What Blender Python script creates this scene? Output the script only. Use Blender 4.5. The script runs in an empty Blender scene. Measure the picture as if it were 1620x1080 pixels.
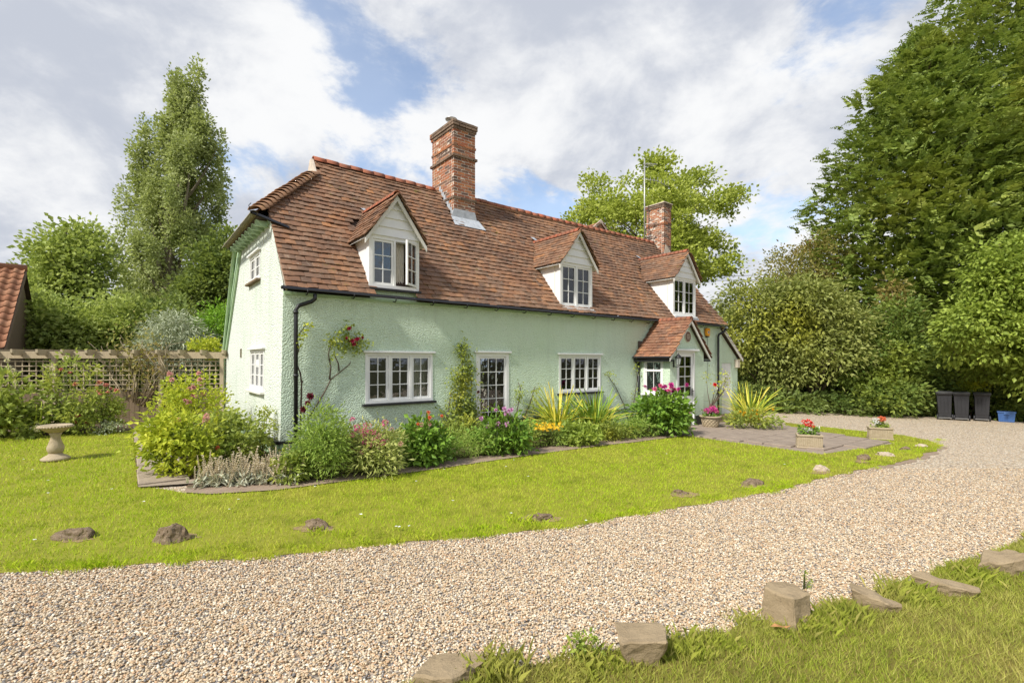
import bpy, bmesh, math, random
import numpy as np
from mathutils import Vector, Matrix, Euler, noise as mnoise
from mathutils.geometry import tessellate_polygon

R = math.radians
sc = bpy.context.scene
COL = sc.collection

# ------------------------------------------------------------------ camera
FPX, CX, HY = 773.0, 810.0, 570.0           # focal length, centre and horizon of the 1620x1080 photograph
cam_d = bpy.data.cameras.new('camera')
cam = bpy.data.objects.new('camera', cam_d)
COL.objects.link(cam)
cam.location = (0, 0, 1.8)
cam.rotation_euler = (R(90), 0, 0)
cam_d.sensor_width = 36.0
cam_d.lens = 36.0 * FPX / 1620.0
cam_d.shift_y = 30.0 / 1620.0
cam_d.clip_start = 0.05
cam_d.clip_end = 3000
sc.camera = cam

# ------------------------------------------------------------------ light
SUN_DIR = Vector((-0.655, -0.756, 0.0)).normalized()     # horizontal direction towards the sun
SUN_EL = R(46)
world = bpy.data.worlds.new('World')
sc.world = world
world.use_nodes = True


def build_world():
    nt = world.node_tree
    nt.nodes.clear()
    L = nt.links.new
    out = nt.nodes.new('ShaderNodeOutputWorld')
    bg = nt.nodes.new('ShaderNodeBackground')
    bg.inputs['Strength'].default_value = 0.12
    L(bg.outputs[0], out.inputs[0])
    sky = nt.nodes.new('ShaderNodeTexSky')
    sky.sky_type = 'NISHITA'
    sky.sun_disc = False
    sky.sun_elevation = SUN_EL
    sky.sun_rotation = math.atan2(SUN_DIR.x, SUN_DIR.y)
    tc = nt.nodes.new('ShaderNodeTexCoord')
    sep = nt.nodes.new('ShaderNodeSeparateXYZ')
    L(tc.outputs['Generated'], sep.inputs[0])

    def math_(op, a, b=None, c=None):
        n = nt.nodes.new('ShaderNodeMath')
        n.operation = op
        for i, v in enumerate((a, b, c)):
            if v is None:
                continue
            if isinstance(v, (int, float)):
                n.inputs[i].default_value = v
            else:
                L(v, n.inputs[i])
        return n.outputs[0]
    zc = math_('MAXIMUM', sep.outputs[2], 0.0)
    den = math_('ADD', zc, 0.45)
    comb = nt.nodes.new('ShaderNodeCombineXYZ')
    L(math_('DIVIDE', sep.outputs[0], den), comb.inputs[0])
    L(math_('DIVIDE', sep.outputs[1], den), comb.inputs[1])
    L(math_('MULTIPLY', sep.outputs[2], 0.6), comb.inputs[2])

    def noise(scale, detail, rough, off, dist=0.0):
        mp = nt.nodes.new('ShaderNodeMapping')
        mp.inputs['Location'].default_value = off
        L(comb.outputs[0], mp.inputs[0])
        n = nt.nodes.new('ShaderNodeTexNoise')
        n.inputs['Scale'].default_value = scale
        n.inputs['Detail'].default_value = detail
        n.inputs['Roughness'].default_value = rough
        n.inputs['Distortion'].default_value = dist
        L(mp.outputs[0], n.inputs['Vector'])
        return n.outputs[0]

    def ramp(v, p0, p1, a=0.0, b=1.0):
        n = nt.nodes.new('ShaderNodeMapRange')
        n.interpolation_type = 'SMOOTHERSTEP'
        L(v, n.inputs[0])
        n.inputs[1].default_value = p0
        n.inputs[2].default_value = p1
        n.inputs[3].default_value = a
        n.inputs[4].default_value = b
        return n.outputs[0]
    cover = noise(1.75, 10, 0.58, COVER_AT, 0.3)            # where there is cloud
    shade = noise(2.3, 9, 0.56, (4.1, 2.2, 1.0), 0.35)        # bright tops, grey bases
    fine = noise(6.5, 8, 0.62, (0.3, 7.2, 0.0), 0.3)
    cf = math_('ADD', cover, math_('MULTIPLY', math_('SUBTRACT', fine, 0.5), 0.17))
    # more cloud low over the horizon, as distance stacks it up
    cf = math_('ADD', cf, math_('MULTIPLY', math_('SUBTRACT', 0.40, zc), 0.20))
    mask = ramp(cf, 0.36, 0.455, 0.22, 1.0)
    sh = ramp(math_('ADD', shade, math_('MULTIPLY', math_('SUBTRACT', fine, 0.5), 0.34)), 0.36, 0.66)
    mixc = nt.nodes.new('ShaderNodeMix')
    mixc.data_type = 'RGBA'
    mixc.inputs['A'].default_value = (2.55, 2.72, 3.1, 1)
    mixc.inputs['B'].default_value = (4.25, 4.28, 4.32, 1)
    L(sh, mixc.inputs['Factor'])
    mix = nt.nodes.new('ShaderNodeMix')
    mix.data_type = 'RGBA'
    L(mask, mix.inputs['Factor'])
    L(sky.outputs[0], mix.inputs['A'])
    L(mixc.outputs['Result'], mix.inputs['B'])
    L(mix.outputs['Result'], bg.inputs['Color'])


COVER_AT = (3.39, 5.95, 0.4)
build_world()
sun_d = bpy.data.lights.new('sun', 'SUN')
sun_d.energy = 2.8
sun_d.angle = R(6.0)
sun_d.color = (1.0, 0.95, 0.87)
sun = bpy.data.objects.new('sun', sun_d)
COL.objects.link(sun)
to_sun = Vector((SUN_DIR.x * math.cos(SUN_EL), SUN_DIR.y * math.cos(SUN_EL), math.sin(SUN_EL)))
sun.rotation_euler = to_sun.to_track_quat('Z', 'Y').to_euler()
sun.location = (-20, -20, 30)
sc.view_settings.view_transform = 'Standard'
sc.view_settings.look = 'None'
sc.view_settings.exposure = 0.92
sc.view_settings.gamma = 1.0
sc.cycles.use_denoising = True
sc.cycles.max_bounces = 8
sc.cycles.transparent_max_bounces = 12
sc.cycles.caustics_reflective = False
sc.cycles.caustics_refractive = False

# ------------------------------------------------------------------ coordinates
TH = math.atan2(773, 980)
CT, ST = math.cos(TH), math.sin(TH)
HC = Vector((-4.18, 8.8, 0.0))               # near corner of the cottage at the ground


def gz(x, y=0):
    return -0.02 * (min(max(x, -40), 40) + 4)   # the garden falls gently to the right


def gr(px, py):
    """photograph pixel -> point on the ground"""
    dx = (px - CX) / FPX
    Y = 1.88 / ((py - HY) / FPX - 0.02 * dx)
    return Vector((dx * Y, Y, gz(dx * Y)))


def at(px, py, Y):
    return Vector(((px - CX) / FPX * Y, Y, 1.8 + (HY - py) / FPX * Y))


def hl(t, s, z=0.0):
    """cottage coordinates (along the front, into the depth, up) -> world"""
    return Vector((HC.x + CT * t - ST * s, HC.y + ST * t + CT * s, z))


def fac(px, py, s=0.0):
    r = (px - CX) / FPX
    X0 = HC.x - ST * s
    Y0 = HC.y + CT * s
    t = (r * Y0 - X0) / (CT - r * ST)
    return t, 1.8 + (HY - py) / FPX * (Y0 + ST * t)


# ------------------------------------------------------------------ mesh helpers
def tag(o, label=None, cat=None, group=None, kind=None):
    if label: o['label'] = label
    if cat: o['category'] = cat
    if group: o['group'] = group
    if kind: o['kind'] = kind
    return o


def link(o, parent=None):
    COL.objects.link(o)
    if parent is not None:
        o.parent = parent
    return o


def empty(name, loc=(0, 0, 0), rz=0.0, label=None, cat=None, group=None):
    o = bpy.data.objects.new(name, None)
    o.empty_display_size = 0.2
    o.location = loc
    o.rotation_euler = (0, 0, rz)
    link(o)
    return tag(o, label, cat, group)


def np_mesh(name, V, F, mat, smooth=False):
    """fast mesh from arrays; all faces of the same size"""
    V = np.asarray(V, dtype=np.float32).reshape(-1, 3)
    F = np.asarray(F, dtype=np.int32)
    me = bpy.data.meshes.new(name)
    n, k = F.shape
    me.vertices.add(len(V))
    me.vertices.foreach_set('co', V.ravel())
    me.loops.add(n * k)
    me.loops.foreach_set('vertex_index', F.ravel())
    me.polygons.add(n)
    me.polygons.foreach_set('loop_start', np.arange(0, n * k, k, dtype=np.int32))
    if smooth:
        me.polygons.foreach_set('use_smooth', np.ones(n, dtype=bool))
    me.update(calc_edges=True)
    if not smooth: me.shade_flat()
    if mat: me.materials.append(mat)
    return me


def obj(name, me, parent=None, loc=None, rot=None, scale=None):
    o = bpy.data.objects.new(name, me)
    link(o, parent)
    if loc is not None: o.location = loc
    if rot is not None: o.rotation_euler = rot
    if scale is not None: o.scale = scale if hasattr(scale, '__len__') else (scale,) * 3
    return o


class MB:
    """collects boxes, tubes and polygons for one mesh"""
    def __init__(self):
        self.v, self.f, self.sm = [], [], []

    def add(self, vs, fs, smooth=False):
        o = len(self.v)
        self.v += [tuple(p) for p in vs]
        self.f += [tuple(i + o for i in f) for f in fs]
        self.sm += [smooth] * len(fs)
        return self

    def box(self, x0, x1, y0, y1, z0, z1, fr=None):
        p = [(x0, y0, z0), (x1, y0, z0), (x1, y1, z0), (x0, y1, z0), (x0, y0, z1), (x1, y0, z1), (x1, y1, z1), (x0, y1, z1)]
        if fr: p = [fr(*q) for q in p]
        return self.add(p, [(0, 3, 2, 1), (4, 5, 6, 7), (0, 1, 5, 4), (1, 2, 6, 5), (2, 3, 7, 6), (3, 0, 4, 7)])

    def tube(self, pts, rad, n=6, cap=True, smooth=True, half=False):
        pts = [Vector(p) for p in pts]
        if not hasattr(rad, '__len__'): rad = [rad] * len(pts)
        V, F = [], []
        up = Vector((0, 0, 1))
        d0 = (pts[1] - pts[0]).normalized()
        a = d0.cross(up)
        if a.length < 1e-3: a = d0.cross(Vector((0, 1, 0)))
        a.normalize()
        for i, p in enumerate(pts):
            d = ((pts[min(i + 1, len(pts) - 1)] - pts[max(i - 1, 0)])).normalized()
            a = (a - d * a.dot(d))
            a.normalize()
            b = d.cross(a)
            for k in range(n):
                ang = (math.pi * (1 + k / (n - 1))) if half else 2 * math.pi * k / n
                V.append(p + (a * math.cos(ang) + b * math.sin(ang)) * rad[i])
        m = n - 1 if half else n
        for i in range(len(pts) - 1):
            for k in range(m):
                k2 = (k + 1) % n
                F.append((i * n + k, i * n + k2, (i + 1) * n + k2, (i + 1) * n + k))
        if cap and not half:
            F.append(tuple(range(n))[::-1])
            F.append(tuple((len(pts) - 1) * n + k for k in range(n)))
        return self.add(V, F, smooth)

    def prism(self, poly, fr, w0, w1):
        """closed solid: outline poly in the (u,v) plane of frame fr, from w0 to w1"""
        n = len(poly)
        V = [fr(u, v, w0) for u, v in poly] + [fr(u, v, w1) for u, v in poly]
        F = [tuple(range(n))[::-1], tuple(range(n, 2 * n))]
        F += [(i, (i + 1) % n, n + (i + 1) % n, n + i) for i in range(n)]
        return self.add(V, F)

    def lathe(self, prof, n=24, centre=(0, 0, 0)):
        V, F = [], []
        cx, cy, cz = centre
        for r, z in prof:
            for k in range(n):
                a = 2 * math.pi * k / n
                V.append((cx + r * math.cos(a), cy + r * math.sin(a), cz + z))
        for i in range(len(prof) - 1):
            for k in range(n):
                k2 = (k + 1) % n
                F.append((i * n + k, i * n + k2, (i + 1) * n + k2, (i + 1) * n + k))
        F.append(tuple(range(n))[::-1])
        F.append(tuple((len(prof) - 1) * n + k for k in range(n)))
        return self.add(V, F, True)

    def mesh(self, name, mat):
        me = bpy.data.meshes.new(name)
        me.from_pydata(self.v, [], self.f)
        me.polygons.foreach_set('use_smooth', self.sm)
        me.materials.append(mat)
        bm = bmesh.new(); bm.from_mesh(me)
        bmesh.ops.recalc_face_normals(bm, faces=bm.faces)
        bm.to_mesh(me); bm.free()
        return me

    def build(self, name, mat, parent=None, bevel=0):
        o = obj(name, self.mesh(name, mat), parent)
        if bevel:
            m = o.modifiers.new('bevel', 'BEVEL')
            m.width = bevel; m.segments = 2; m.limit_method = 'ANGLE'
        return o


def poly_sheet(name, pts, mat, z=0.0, kind='structure', holes=()):
    """flat polygon on the sloping ground, lifted by z"""
    loops = [[Vector((p[0], p[1], 0)) for p in pts]] + [[Vector((p[0], p[1], 0)) for p in h] for h in holes]
    tris = tessellate_polygon(loops)
    flat = [p for lp in loops for p in lp]
    V = [(p.x, p.y, gz(p.x) + z) for p in flat]
    me = bpy.data.meshes.new(name)
    me.from_pydata(V, [], [tuple(t) for t in tris])
    bm = bmesh.new(); bm.from_mesh(me)
    for f in bm.faces:
        f.normal_update()
        if f.normal.z < 0: f.normal_flip()
    bm.to_mesh(me); bm.free()
    me.materials.append(mat)
    o = obj(name, me)
    o['kind'] = kind
    return o


def inside(poly, X, Y):
    poly = np.asarray([(p[0], p[1]) for p in poly])
    res = np.zeros(len(X), bool)
    j = len(poly) - 1
    for i in range(len(poly)):
        xi, yi = poly[i]; xj, yj = poly[j]
        c = ((yi > Y) != (yj > Y)) & (X < (xj - xi) * (Y - yi) / (yj - yi + 1e-12) + xi)
        res ^= c
        j = i
    return res


# ------------------------------------------------------------------ materials
class Nt:
    def __init__(self, name):
        self.m = bpy.data.materials.new(name)
        self.m.use_nodes = True
        self.t = self.m.node_tree
        self.b = self.t.nodes['Principled BSDF']
        self.out = self.t.nodes['Material Output']
        self.geo = None

    def n(self, typ, **kw):
        nd = self.t.nodes.new('ShaderNode' + typ)
        for k, v in kw.items():
            if hasattr(nd, k) and k not in nd.inputs:
                setattr(nd, k, v)
            else:
                self.set(nd.inputs[k], v)
        return nd

    def set(self, sock, v):
        if hasattr(v, 'links') or isinstance(v, bpy.types.NodeSocket):
            self.t.links.new(v, sock)
        elif hasattr(v, '__len__') and len(v) == 3 and sock.type == 'RGBA':
            sock.default_value = (*v, 1)
        else:
            sock.default_value = v

    def pos(self):
        return self.n('NewGeometry').outputs['Position']

    def gen(self):
        return self.n('TexCoord').outputs['Object']

    def noise(self, scale, detail=4, rough=0.55, vec=None, dist=0.0):
        nd = self.n('TexNoise', Scale=scale, Detail=detail, Roughness=rough, Distortion=dist)
        self.set(nd.inputs['Vector'], vec if vec is not None else self.pos())
        return nd.outputs[0]

    def vor(self, scale, vec=None, feature='F1', out='Distance', rand=1.0):
        nd = self.n('TexVoronoi', Scale=scale, feature=feature, Randomness=rand)
        self.set(nd.inputs['Vector'], vec if vec is not None else self.pos())
        return nd.outputs[out]

    def math(self, op, a, b=0.0):
        nd = self.n('Math', operation=op)
        self.set(nd.inputs[0], a); self.set(nd.inputs[1], b)
        return nd.outputs[0]

    def rng(self, v, a, b, c=0.0, d=1.0):
        nd = self.n('MapRange')
        for i, x in enumerate((v, a, b, c, d)): self.set(nd.inputs[i], x)
        return nd.outputs[0]

    def mix(self, f, a, b, mode='MIX'):
        nd = self.n('Mix', data_type='RGBA', blend_type=mode)
        self.set(nd.inputs['Factor'], f); self.set(nd.inputs['A'], a); self.set(nd.inputs['B'], b)
        return nd.outputs['Result']

    def ramp(self, f, stops):
        nd = self.n('ValToRGB')
        self.set(nd.inputs[0], f)
        el = nd.color_ramp.elements
        while len(el) < len(stops): el.new(0.5)
        for e, (p, c) in zip(el, stops):
            e.position = p; e.color = (*c, 1)
        return nd.outputs[0]

    def rand(self):
        """a random number that differs between pieces, joined or not"""
        a = self.n('NewGeometry').outputs['Random Per Island']
        b = self.n('ObjectInfo').outputs['Random']
        return self.math('FRACT', self.math('ADD', a, self.math('MULTIPLY', b, 7.31)))

    def bump(self, h, strength=0.5, dist=0.01):
        nd = self.n('Bump', Strength=strength, Distance=dist)
        self.set(nd.inputs['Height'], h)
        self.set(self.b.inputs['Normal'], nd.outputs[0])

    def col(self, c): self.set(self.b.inputs['Base Color'], c); return self

    def rough(self, v, spec=0.3):
        self.set(self.b.inputs['Roughness'], v)
        self.b.inputs['Specular IOR Level'].default_value = spec
        return self


def m_plain(name, c, rough=0.6, spec=0.3, var=0.15, scale=8, bump=0.0, bscale=40, dist=0.004, metal=0):
    m = Nt(name)
    c = np.array(c)
    m.col(m.mix(m.rng(m.noise(scale), 0.3, 0.7), tuple(c * (1 - var)), tuple(np.minimum(c * (1 + var), 1))))
    m.rough(rough, spec)
    m.b.inputs['Metallic'].default_value = metal
    if bump: m.bump(m.noise(bscale, 5), bump, dist)
    return m.m


def m_leaf(name, c1, c2, c3=None, trans=0.42, rough=0.5, patch=0.6, spec=0.25):
    m = Nt(name)
    r = m.rand()
    c = m.mix(r, c1, c2)
    if c3 is not None:
        c = m.mix(m.rng(m.noise(patch, 3), 0.5, 0.68), c, c3)
    m.col(c).rough(rough, spec)
    tr = m.n('BsdfTranslucent')
    m.set(tr.inputs['Color'], m.mix(0.5, c, (0.30, 0.36, 0.04)))
    mx = m.n('MixShader')
    mx.inputs[0].default_value = trans
    m.t.links.new(m.b.outputs[0], mx.inputs[1])
    m.t.links.new(tr.outputs[0], mx.inputs[2])
    m.t.links.new(mx.outputs[0], m.out.inputs[0])
    return m.m


def m_roughcast(name='roughcast_green', ca=(0.655, 0.80, 0.61), cb=(0.69, 0.82, 0.65), streak=0.42):
    m = Nt(name)
    p = m.pos()
    big = m.noise(0.9, 4, 0.6, p)
    c = m.mix(m.rng(big, 0.35, 0.7), ca, cb)
    # weather stains that run down the wall
    mp = m.n('Mapping'); m.set(mp.inputs[0], p); mp.inputs['Scale'].default_value = (2.2, 2.2, 0.28)
    st = m.noise(2.0, 5, 0.6, mp.outputs[0])
    c = m.mix(m.rng(st, 0.50, 0.78, 0, streak), c, (0.50, 0.60, 0.47))
    # mud splashed up from the beds
    sx = m.n('SeparateXYZ'); m.set(sx.inputs[0], p)
    spl = m.math('MULTIPLY', m.rng(m.math('ADD', sx.outputs[2], m.math('MULTIPLY', m.noise(3.0, 5, 0.6, p), 0.9)), 1.25, 0.55), 0.45)
    c = m.mix(spl, c, (0.33, 0.34, 0.24))
    d1 = m.vor(38, p, 'F1')
    nz = m.noise(26, 4, 0.65, p)
    h = m.math('ADD', m.math('MULTIPLY', m.math('SUBTRACT', 1.0, d1), 1.0), m.math('MULTIPLY', nz, 1.1))
    fl = m.noise(45, 2, 0.5, p)
    c = m.mix(m.rng(fl, 0.6, 0.75, 0, 0.25), c, (0.78, 0.84, 0.76))
    m.col(c).rough(0.85, 0.15)
    m.bump(h, 0.75, 0.032)
    return m.m


def m_tile(name, cols, lichen=True, grime=0.6):
    m = Nt(name)
    p = m.pos()
    r = m.rand()
    c = m.ramp(r, cols)
    c = m.mix(m.rng(m.noise(22, 5, 0.7, p), 0.40, 0.72, 0, 0.6), c, (0.15, 0.10, 0.072))
    c = m.mix(m.math('MULTIPLY', m.rng(m.noise(1.1, 6, 0.66, p), 0.46, 0.62), grime), c, (0.095, 0.062, 0.048))
    if lichen:
        sp = m.math('MULTIPLY', m.rng(m.noise(15, 5, 0.72, p), 0.58, 0.66), m.rng(m.noise(1.3, 2, 0.5, p), 0.38, 0.60))
        c = m.mix(m.math('MULTIPLY', sp, .7), c, (0.42, 0.37, 0.28))
        mo = m.math('MULTIPLY', m.rng(m.noise(6, 4, 0.7, p), 0.58, 0.68), m.rng(m.noise(0.9, 2, 0.5, p), 0.55, 0.68))
        c = m.mix(mo, c, (0.15, 0.13, 0.03))
    m.col(c).rough(0.85, 0.2)
    m.bump(m.noise(60, 5, 0.65, p), 0.5, 0.006)
    return m.m


def m_glass():
    m = Nt('window_glass')
    m.t.nodes.remove(m.b)
    fr = m.n('Fresnel', IOR=1.75)
    tr = m.n('BsdfTransparent', Color=(0.86, 0.90, 0.89))
    gl = m.n('BsdfGlossy', Roughness=0.015, Color=(0.95, 0.97, 1.0))
    bp = m.n('Bump', Strength=0.10, Distance=0.02)
    m.set(bp.inputs['Height'], m.noise(5, 2, 0.5))
    m.set(gl.inputs['Normal'], bp.outputs[0])
    mx = m.n('MixShader')
    m.set(mx.inputs[0], fr.outputs[0])
    m.t.links.new(tr.outputs[0], mx.inputs[1])
    m.t.links.new(gl.outputs[0], mx.inputs[2])
    m.t.links.new(mx.outputs[0], m.out.inputs[0])
    return m.m


def m_gravel():
    m = Nt('gravel_bed')
    p = m.pos()
    cell = m.vor(40, p, 'F1', 'Color')
    d = m.vor(40, p, 'F1', 'Distance')
    sp = m.n('SeparateColor'); m.set(sp.inputs[0], cell)
    c = m.ramp(sp.outputs[0], GRAVEL)
    c = m.mix(m.rng(d, 0.45, 0.8, 0, 0.75), c, (0.16, 0.12, 0.085))
    c = m.mix(m.rng(m.noise(0.5, 4), 0.45, 0.75, 0, 0.35), c, (0.50, 0.40, 0.29))
    m.col(c).rough(0.85, 0.2)
    m.bump(m.math('SUBTRACT', 1.0, d), 0.9, 0.02)
    return m.m


GRAVEL = [(0.0, (0.509, 0.399, 0.259)), (0.17, (0.647, 0.535, 0.381)), (0.33, (0.467, 0.322, 0.180)), (0.46, (0.798, 0.726, 0.581)),
          (0.57, (0.578, 0.383, 0.232)), (0.66, (0.372, 0.329, 0.277)), (0.76, (0.165, 0.165, 0.167)), (0.85, (0.605, 0.492, 0.343)), (1.0, (0.909, 0.850, 0.709))]


def m_pebble():
    m = Nt('pebble')
    r = m.n('ObjectInfo').outputs['Random']
    c = m.ramp(r, GRAVEL)
    for e in m.t.nodes:
        if e.bl_idname == 'ShaderNodeValToRGB': e.color_ramp.interpolation = 'CONSTANT'
    c = m.mix(m.rng(m.noise(90, 3), 0.35, 0.7, 0, 0.3), c, (0.35, 0.26, 0.17))
    m.col(c).rough(0.7, 0.3)
    return m.m


def m_grass(name, ca, cb, dry, dryamt=0.58):
    m = Nt(name)
    p = m.pos()
    r = m.rand()
    c = m.mix(r, ca, cb)
    r2 = m.math('FRACT', m.math('MULTIPLY', r, 17.3))
    c = m.mix(m.math('MULTIPLY', m.math('GREATER_THAN', r2, 0.88), 0.6), c, dry)
    c = m.mix(m.math('MULTIPLY', m.math('LESS_THAN', r2, 0.10), 0.5), c, tuple(np.array(ca) * .35))
    c = m.mix(m.rng(m.noise(0.55, 5, 0.62, p), dryamt - 0.12, dryamt + 0.16, 0, 0.6), c, dry)
    c = m.mix(m.rng(m.noise(2.6, 4, 0.65, p), 0.50, 0.72, 0, 0.55), c, tuple(np.array(ca) * 0.55))
    c = m.mix(m.rng(m.noise(9, 3, 0.6, p), 0.52, 0.75, 0, 0.45), c, tuple(np.array(dry) * 0.75))
    m.col(c).rough(0.6, 0.2)
    tr = m.n('BsdfTranslucent')
    m.set(tr.inputs['Color'], c)
    mx = m.n('MixShader'); mx.inputs[0].default_value = 0.35
    m.t.links.new(m.b.outputs[0], mx.inputs[1])
    m.t.links.new(tr.outputs[0], mx.inputs[2])
    m.t.links.new(mx.outputs[0], m.out.inputs[0])
    return m.m


def m_brick(name, cols):
    m = Nt(name)
    p = m.pos()
    c = m.ramp(m.rand(), cols)
    c = m.mix(m.rng(m.noise(9, 5, 0.65, p), 0.5, 0.8, 0, 0.6), c, (0.15, 0.10, 0.07))
    m.col(c).rough(0.9, 0.15)
    m.bump(m.noise(70, 4, 0.6, p), 0.5, 0.005)
    return m.m


def m_wood(name, c, c2):
    m = Nt(name)
    mp = m.n('Mapping'); m.set(mp.inputs[0], m.pos()); mp.inputs['Scale'].default_value = (9, 9, 1.2)
    g = m.noise(6, 5, 0.6, mp.outputs[0], 0.6)
    cc = m.mix(m.rng(g, 0.3, 0.7), c, c2)
    cc = m.mix(m.math('MULTIPLY', m.rand(), 0.5), cc, tuple(np.array(c) * 0.6))
    m.col(cc).rough(0.85, 0.15)
    m.bump(g, 0.4, 0.004)
    return m.m


def m_stone(name, c1, c2, c3, moss=None, scale=7):
    m = Nt(name)
    p = m.pos()
    c = m.mix(m.rng(m.noise(scale, 6, 0.65, p), 0.3, 0.7), c1, c2)
    c = m.mix(m.rng(m.noise(scale * 4, 5, 0.7, p), 0.55, 0.72, 0, 0.8), c, c3)
    if moss: c = m.mix(m.rng(m.noise(scale * 0.8, 5, 0.7, p), 0.54, 0.64), c, moss)
    m.col(c).rough(0.9, 0.15)
    m.bump(m.noise(scale * 6, 7, 0.7, p), 0.8, 0.015)
    return m.m


M = {}
M['wall'] = m_roughcast()
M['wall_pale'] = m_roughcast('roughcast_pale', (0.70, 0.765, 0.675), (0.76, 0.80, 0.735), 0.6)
TILE_COLS = [(0.0, (0.299, 0.145, 0.074)), (0.2, (0.209, 0.113, 0.069)), (0.4, (0.344, 0.176, 0.090)), (0.58, (0.172, 0.106, 0.069)), (0.76, (0.307, 0.172, 0.102)), (0.92, (0.244, 0.154, 0.102)), (1.0, (0.425, 0.198, 0.082))]
M['tile'] = m_tile('roof_tile_clay', TILE_COLS)
M['tile_or'] = m_tile('porch_tile_clay', [(0, (0.36, 0.155, 0.075)), (0.4, (0.27, 0.12, 0.07)), (0.7, (0.40, 0.195, 0.10)), (0.9, (0.19, 0.10, 0.065)), (1, (0.37, 0.175, 0.09))], grime=0.45)
M['ridge'] = m_tile('ridge_tile_clay', [(0, (0.44, 0.12, 0.055)), (0.5, (0.38, 0.125, 0.065)), (1, (0.30, 0.12, 0.07))], grime=0.35)
M['bonnet'] = m_tile('bonnet_tile_clay', [(0, (0.33, 0.19, 0.11)), (0.5, (0.27, 0.15, 0.09)), (1, (0.40, 0.22, 0.12))], grime=0.2)
M['pantile'] = m_tile('pantile_clay', [(0, (0.40, 0.19, 0.10)), (0.5, (0.34, 0.15, 0.08)), (1, (0.45, 0.23, 0.13))], lichen=False, grime=0.15)
M['brick'] = m_brick('chimney_brick', [(0, (0.34, 0.12, 0.065)), (0.25, (0.45, 0.19, 0.085)), (0.45, (0.27, 0.10, 0.06)), (0.65, (0.40, 0.20, 0.11)), (0.78, (0.11, 0.075, 0.06)), (0.9, (0.16, 0.10, 0.08)), (1, (0.36, 0.14, 0.07))])
M['brick_dark'] = m_brick('sooty_brick', [(0, (0.17, 0.12, 0.085)), (0.5, (0.24, 0.17, 0.12)), (1, (0.13, 0.095, 0.07))])
M['mortar'] = m_plain('lime_mortar', (0.58, 0.50, 0.41), 0.9, 0.1, 0.2, 12, 0.4, 60)
M['deck'] = m_plain('roof_boarding', (0.09, 0.06, 0.045), 0.9)
M['white'] = m_plain('white_paint', (0.80, 0.80, 0.78), 0.45, 0.35, 0.03, 3)
M['cream'] = m_plain('cream_paint', (0.74, 0.72, 0.66), 0.5, 0.3, 0.05, 3)
M['greenpaint'] = m_plain('green_paint', (0.36, 0.50, 0.30), 0.5, 0.3, 0.12, 4)
M['black'] = m_plain('black_paint', (0.018, 0.018, 0.020), 0.4, 0.4, 0.2, 6)
M['gutter_old'] = m_plain('weathered_gutter', (0.26, 0.23, 0.14), 0.6, 0.3, 0.3, 6)
M['glass'] = m_glass()
M['curtain'] = m_plain('curtain_cloth', (0.78, 0.72, 0.62), 0.9, 0.1, 0.1, 20)
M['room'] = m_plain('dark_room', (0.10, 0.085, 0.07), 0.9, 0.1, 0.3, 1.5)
M['lead'] = m_plain('lead_flashing', (0.42, 0.45, 0.48), 0.5, 0.4, 0.2, 9, 0.2, 20)
M['concrete'] = m_stone('path_concrete', (0.29, 0.235, 0.175), (0.38, 0.31, 0.24), (0.19, 0.15, 0.11), None, 5)
M['slab'] = m_stone('paving_slab', (0.25, 0.20, 0.16), (0.34, 0.275, 0.215), (0.17, 0.135, 0.105), None, 4)
M['soil'] = m_stone('garden_soil', (0.10, 0.07, 0.045), (0.16, 0.11, 0.07), (0.06, 0.04, 0.03), None, 8)
M['edge'] = m_stone('edging_mortar', (0.27, 0.20, 0.145), (0.35, 0.27, 0.20), (0.16, 0.11, 0.08), None, 6)
M['cast'] = m_stone('cast_stone', (0.36, 0.29, 0.19), (0.48, 0.40, 0.275), (0.19, 0.15, 0.095), None, 12)
M['sand'] = m_stone('sandstone', (0.27, 0.205, 0.125), (0.36, 0.28, 0.175), (0.16, 0.12, 0.075), None, 5)
M['lump'] = m_stone('mossy_rubble', (0.15, 0.105, 0.065), (0.26, 0.195, 0.13), (0.40, 0.34, 0.25), (0.085, 0.065, 0.025), 16)
M['pale'] = m_stone('pale_stone', (0.42, 0.34, 0.25), (0.55, 0.46, 0.36), (0.26, 0.19, 0.13), None, 9)
M['gravel'] = m_gravel()
M['pebble'] = m_pebble()
M['lawn'] = m_grass('lawn_turf', (0.25, 0.34, 0.012), (0.34, 0.42, 0.02), (0.40, 0.36, 0.07))
M['blade'] = m_grass('lawn_grass', (0.36, 0.52, 0.016), (0.53, 0.67, 0.034), (0.66, 0.57, 0.13))
M['verge'] = m_grass('verge_turf', (0.15, 0.17, 0.022), (0.22, 0.22, 0.04), (0.32, 0.25, 0.08), 0.50)
M['vblade'] = m_grass('verge_grass', (0.23, 0.30, 0.025), (0.48, 0.52, 0.08), (0.62, 0.52, 0.19), 0.54)
M['wood'] = m_wood('weathered_wood', (0.52, 0.44, 0.30), (0.37, 0.30, 0.195))
M['fence'] = m_wood('fence_wood', (0.24, 0.18, 0.115), (0.16, 0.115, 0.075))
M['bark'] = m_wood('bark', (0.16, 0.125, 0.09), (0.08, 0.06, 0.045))
M['palebark'] = m_wood('pale_bark', (0.36, 0.31, 0.24), (0.20, 0.16, 0.12))
M['stem'] = m_plain('green_stem', (0.14, 0.17, 0.05), 0.6)
M['bin'] = m_plain('bin_plastic', (0.028, 0.028, 0.031), 0.5, 0.35, 0.1, 5)
M['binlid'] = m_plain('bin_lid_plastic', (0.05, 0.05, 0.05), 0.5, 0.35, 0.1, 5)
M['blue'] = m_plain('blue_plastic', (0.055, 0.13, 0.33), 0.45, 0.4, 0.1, 5)
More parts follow.
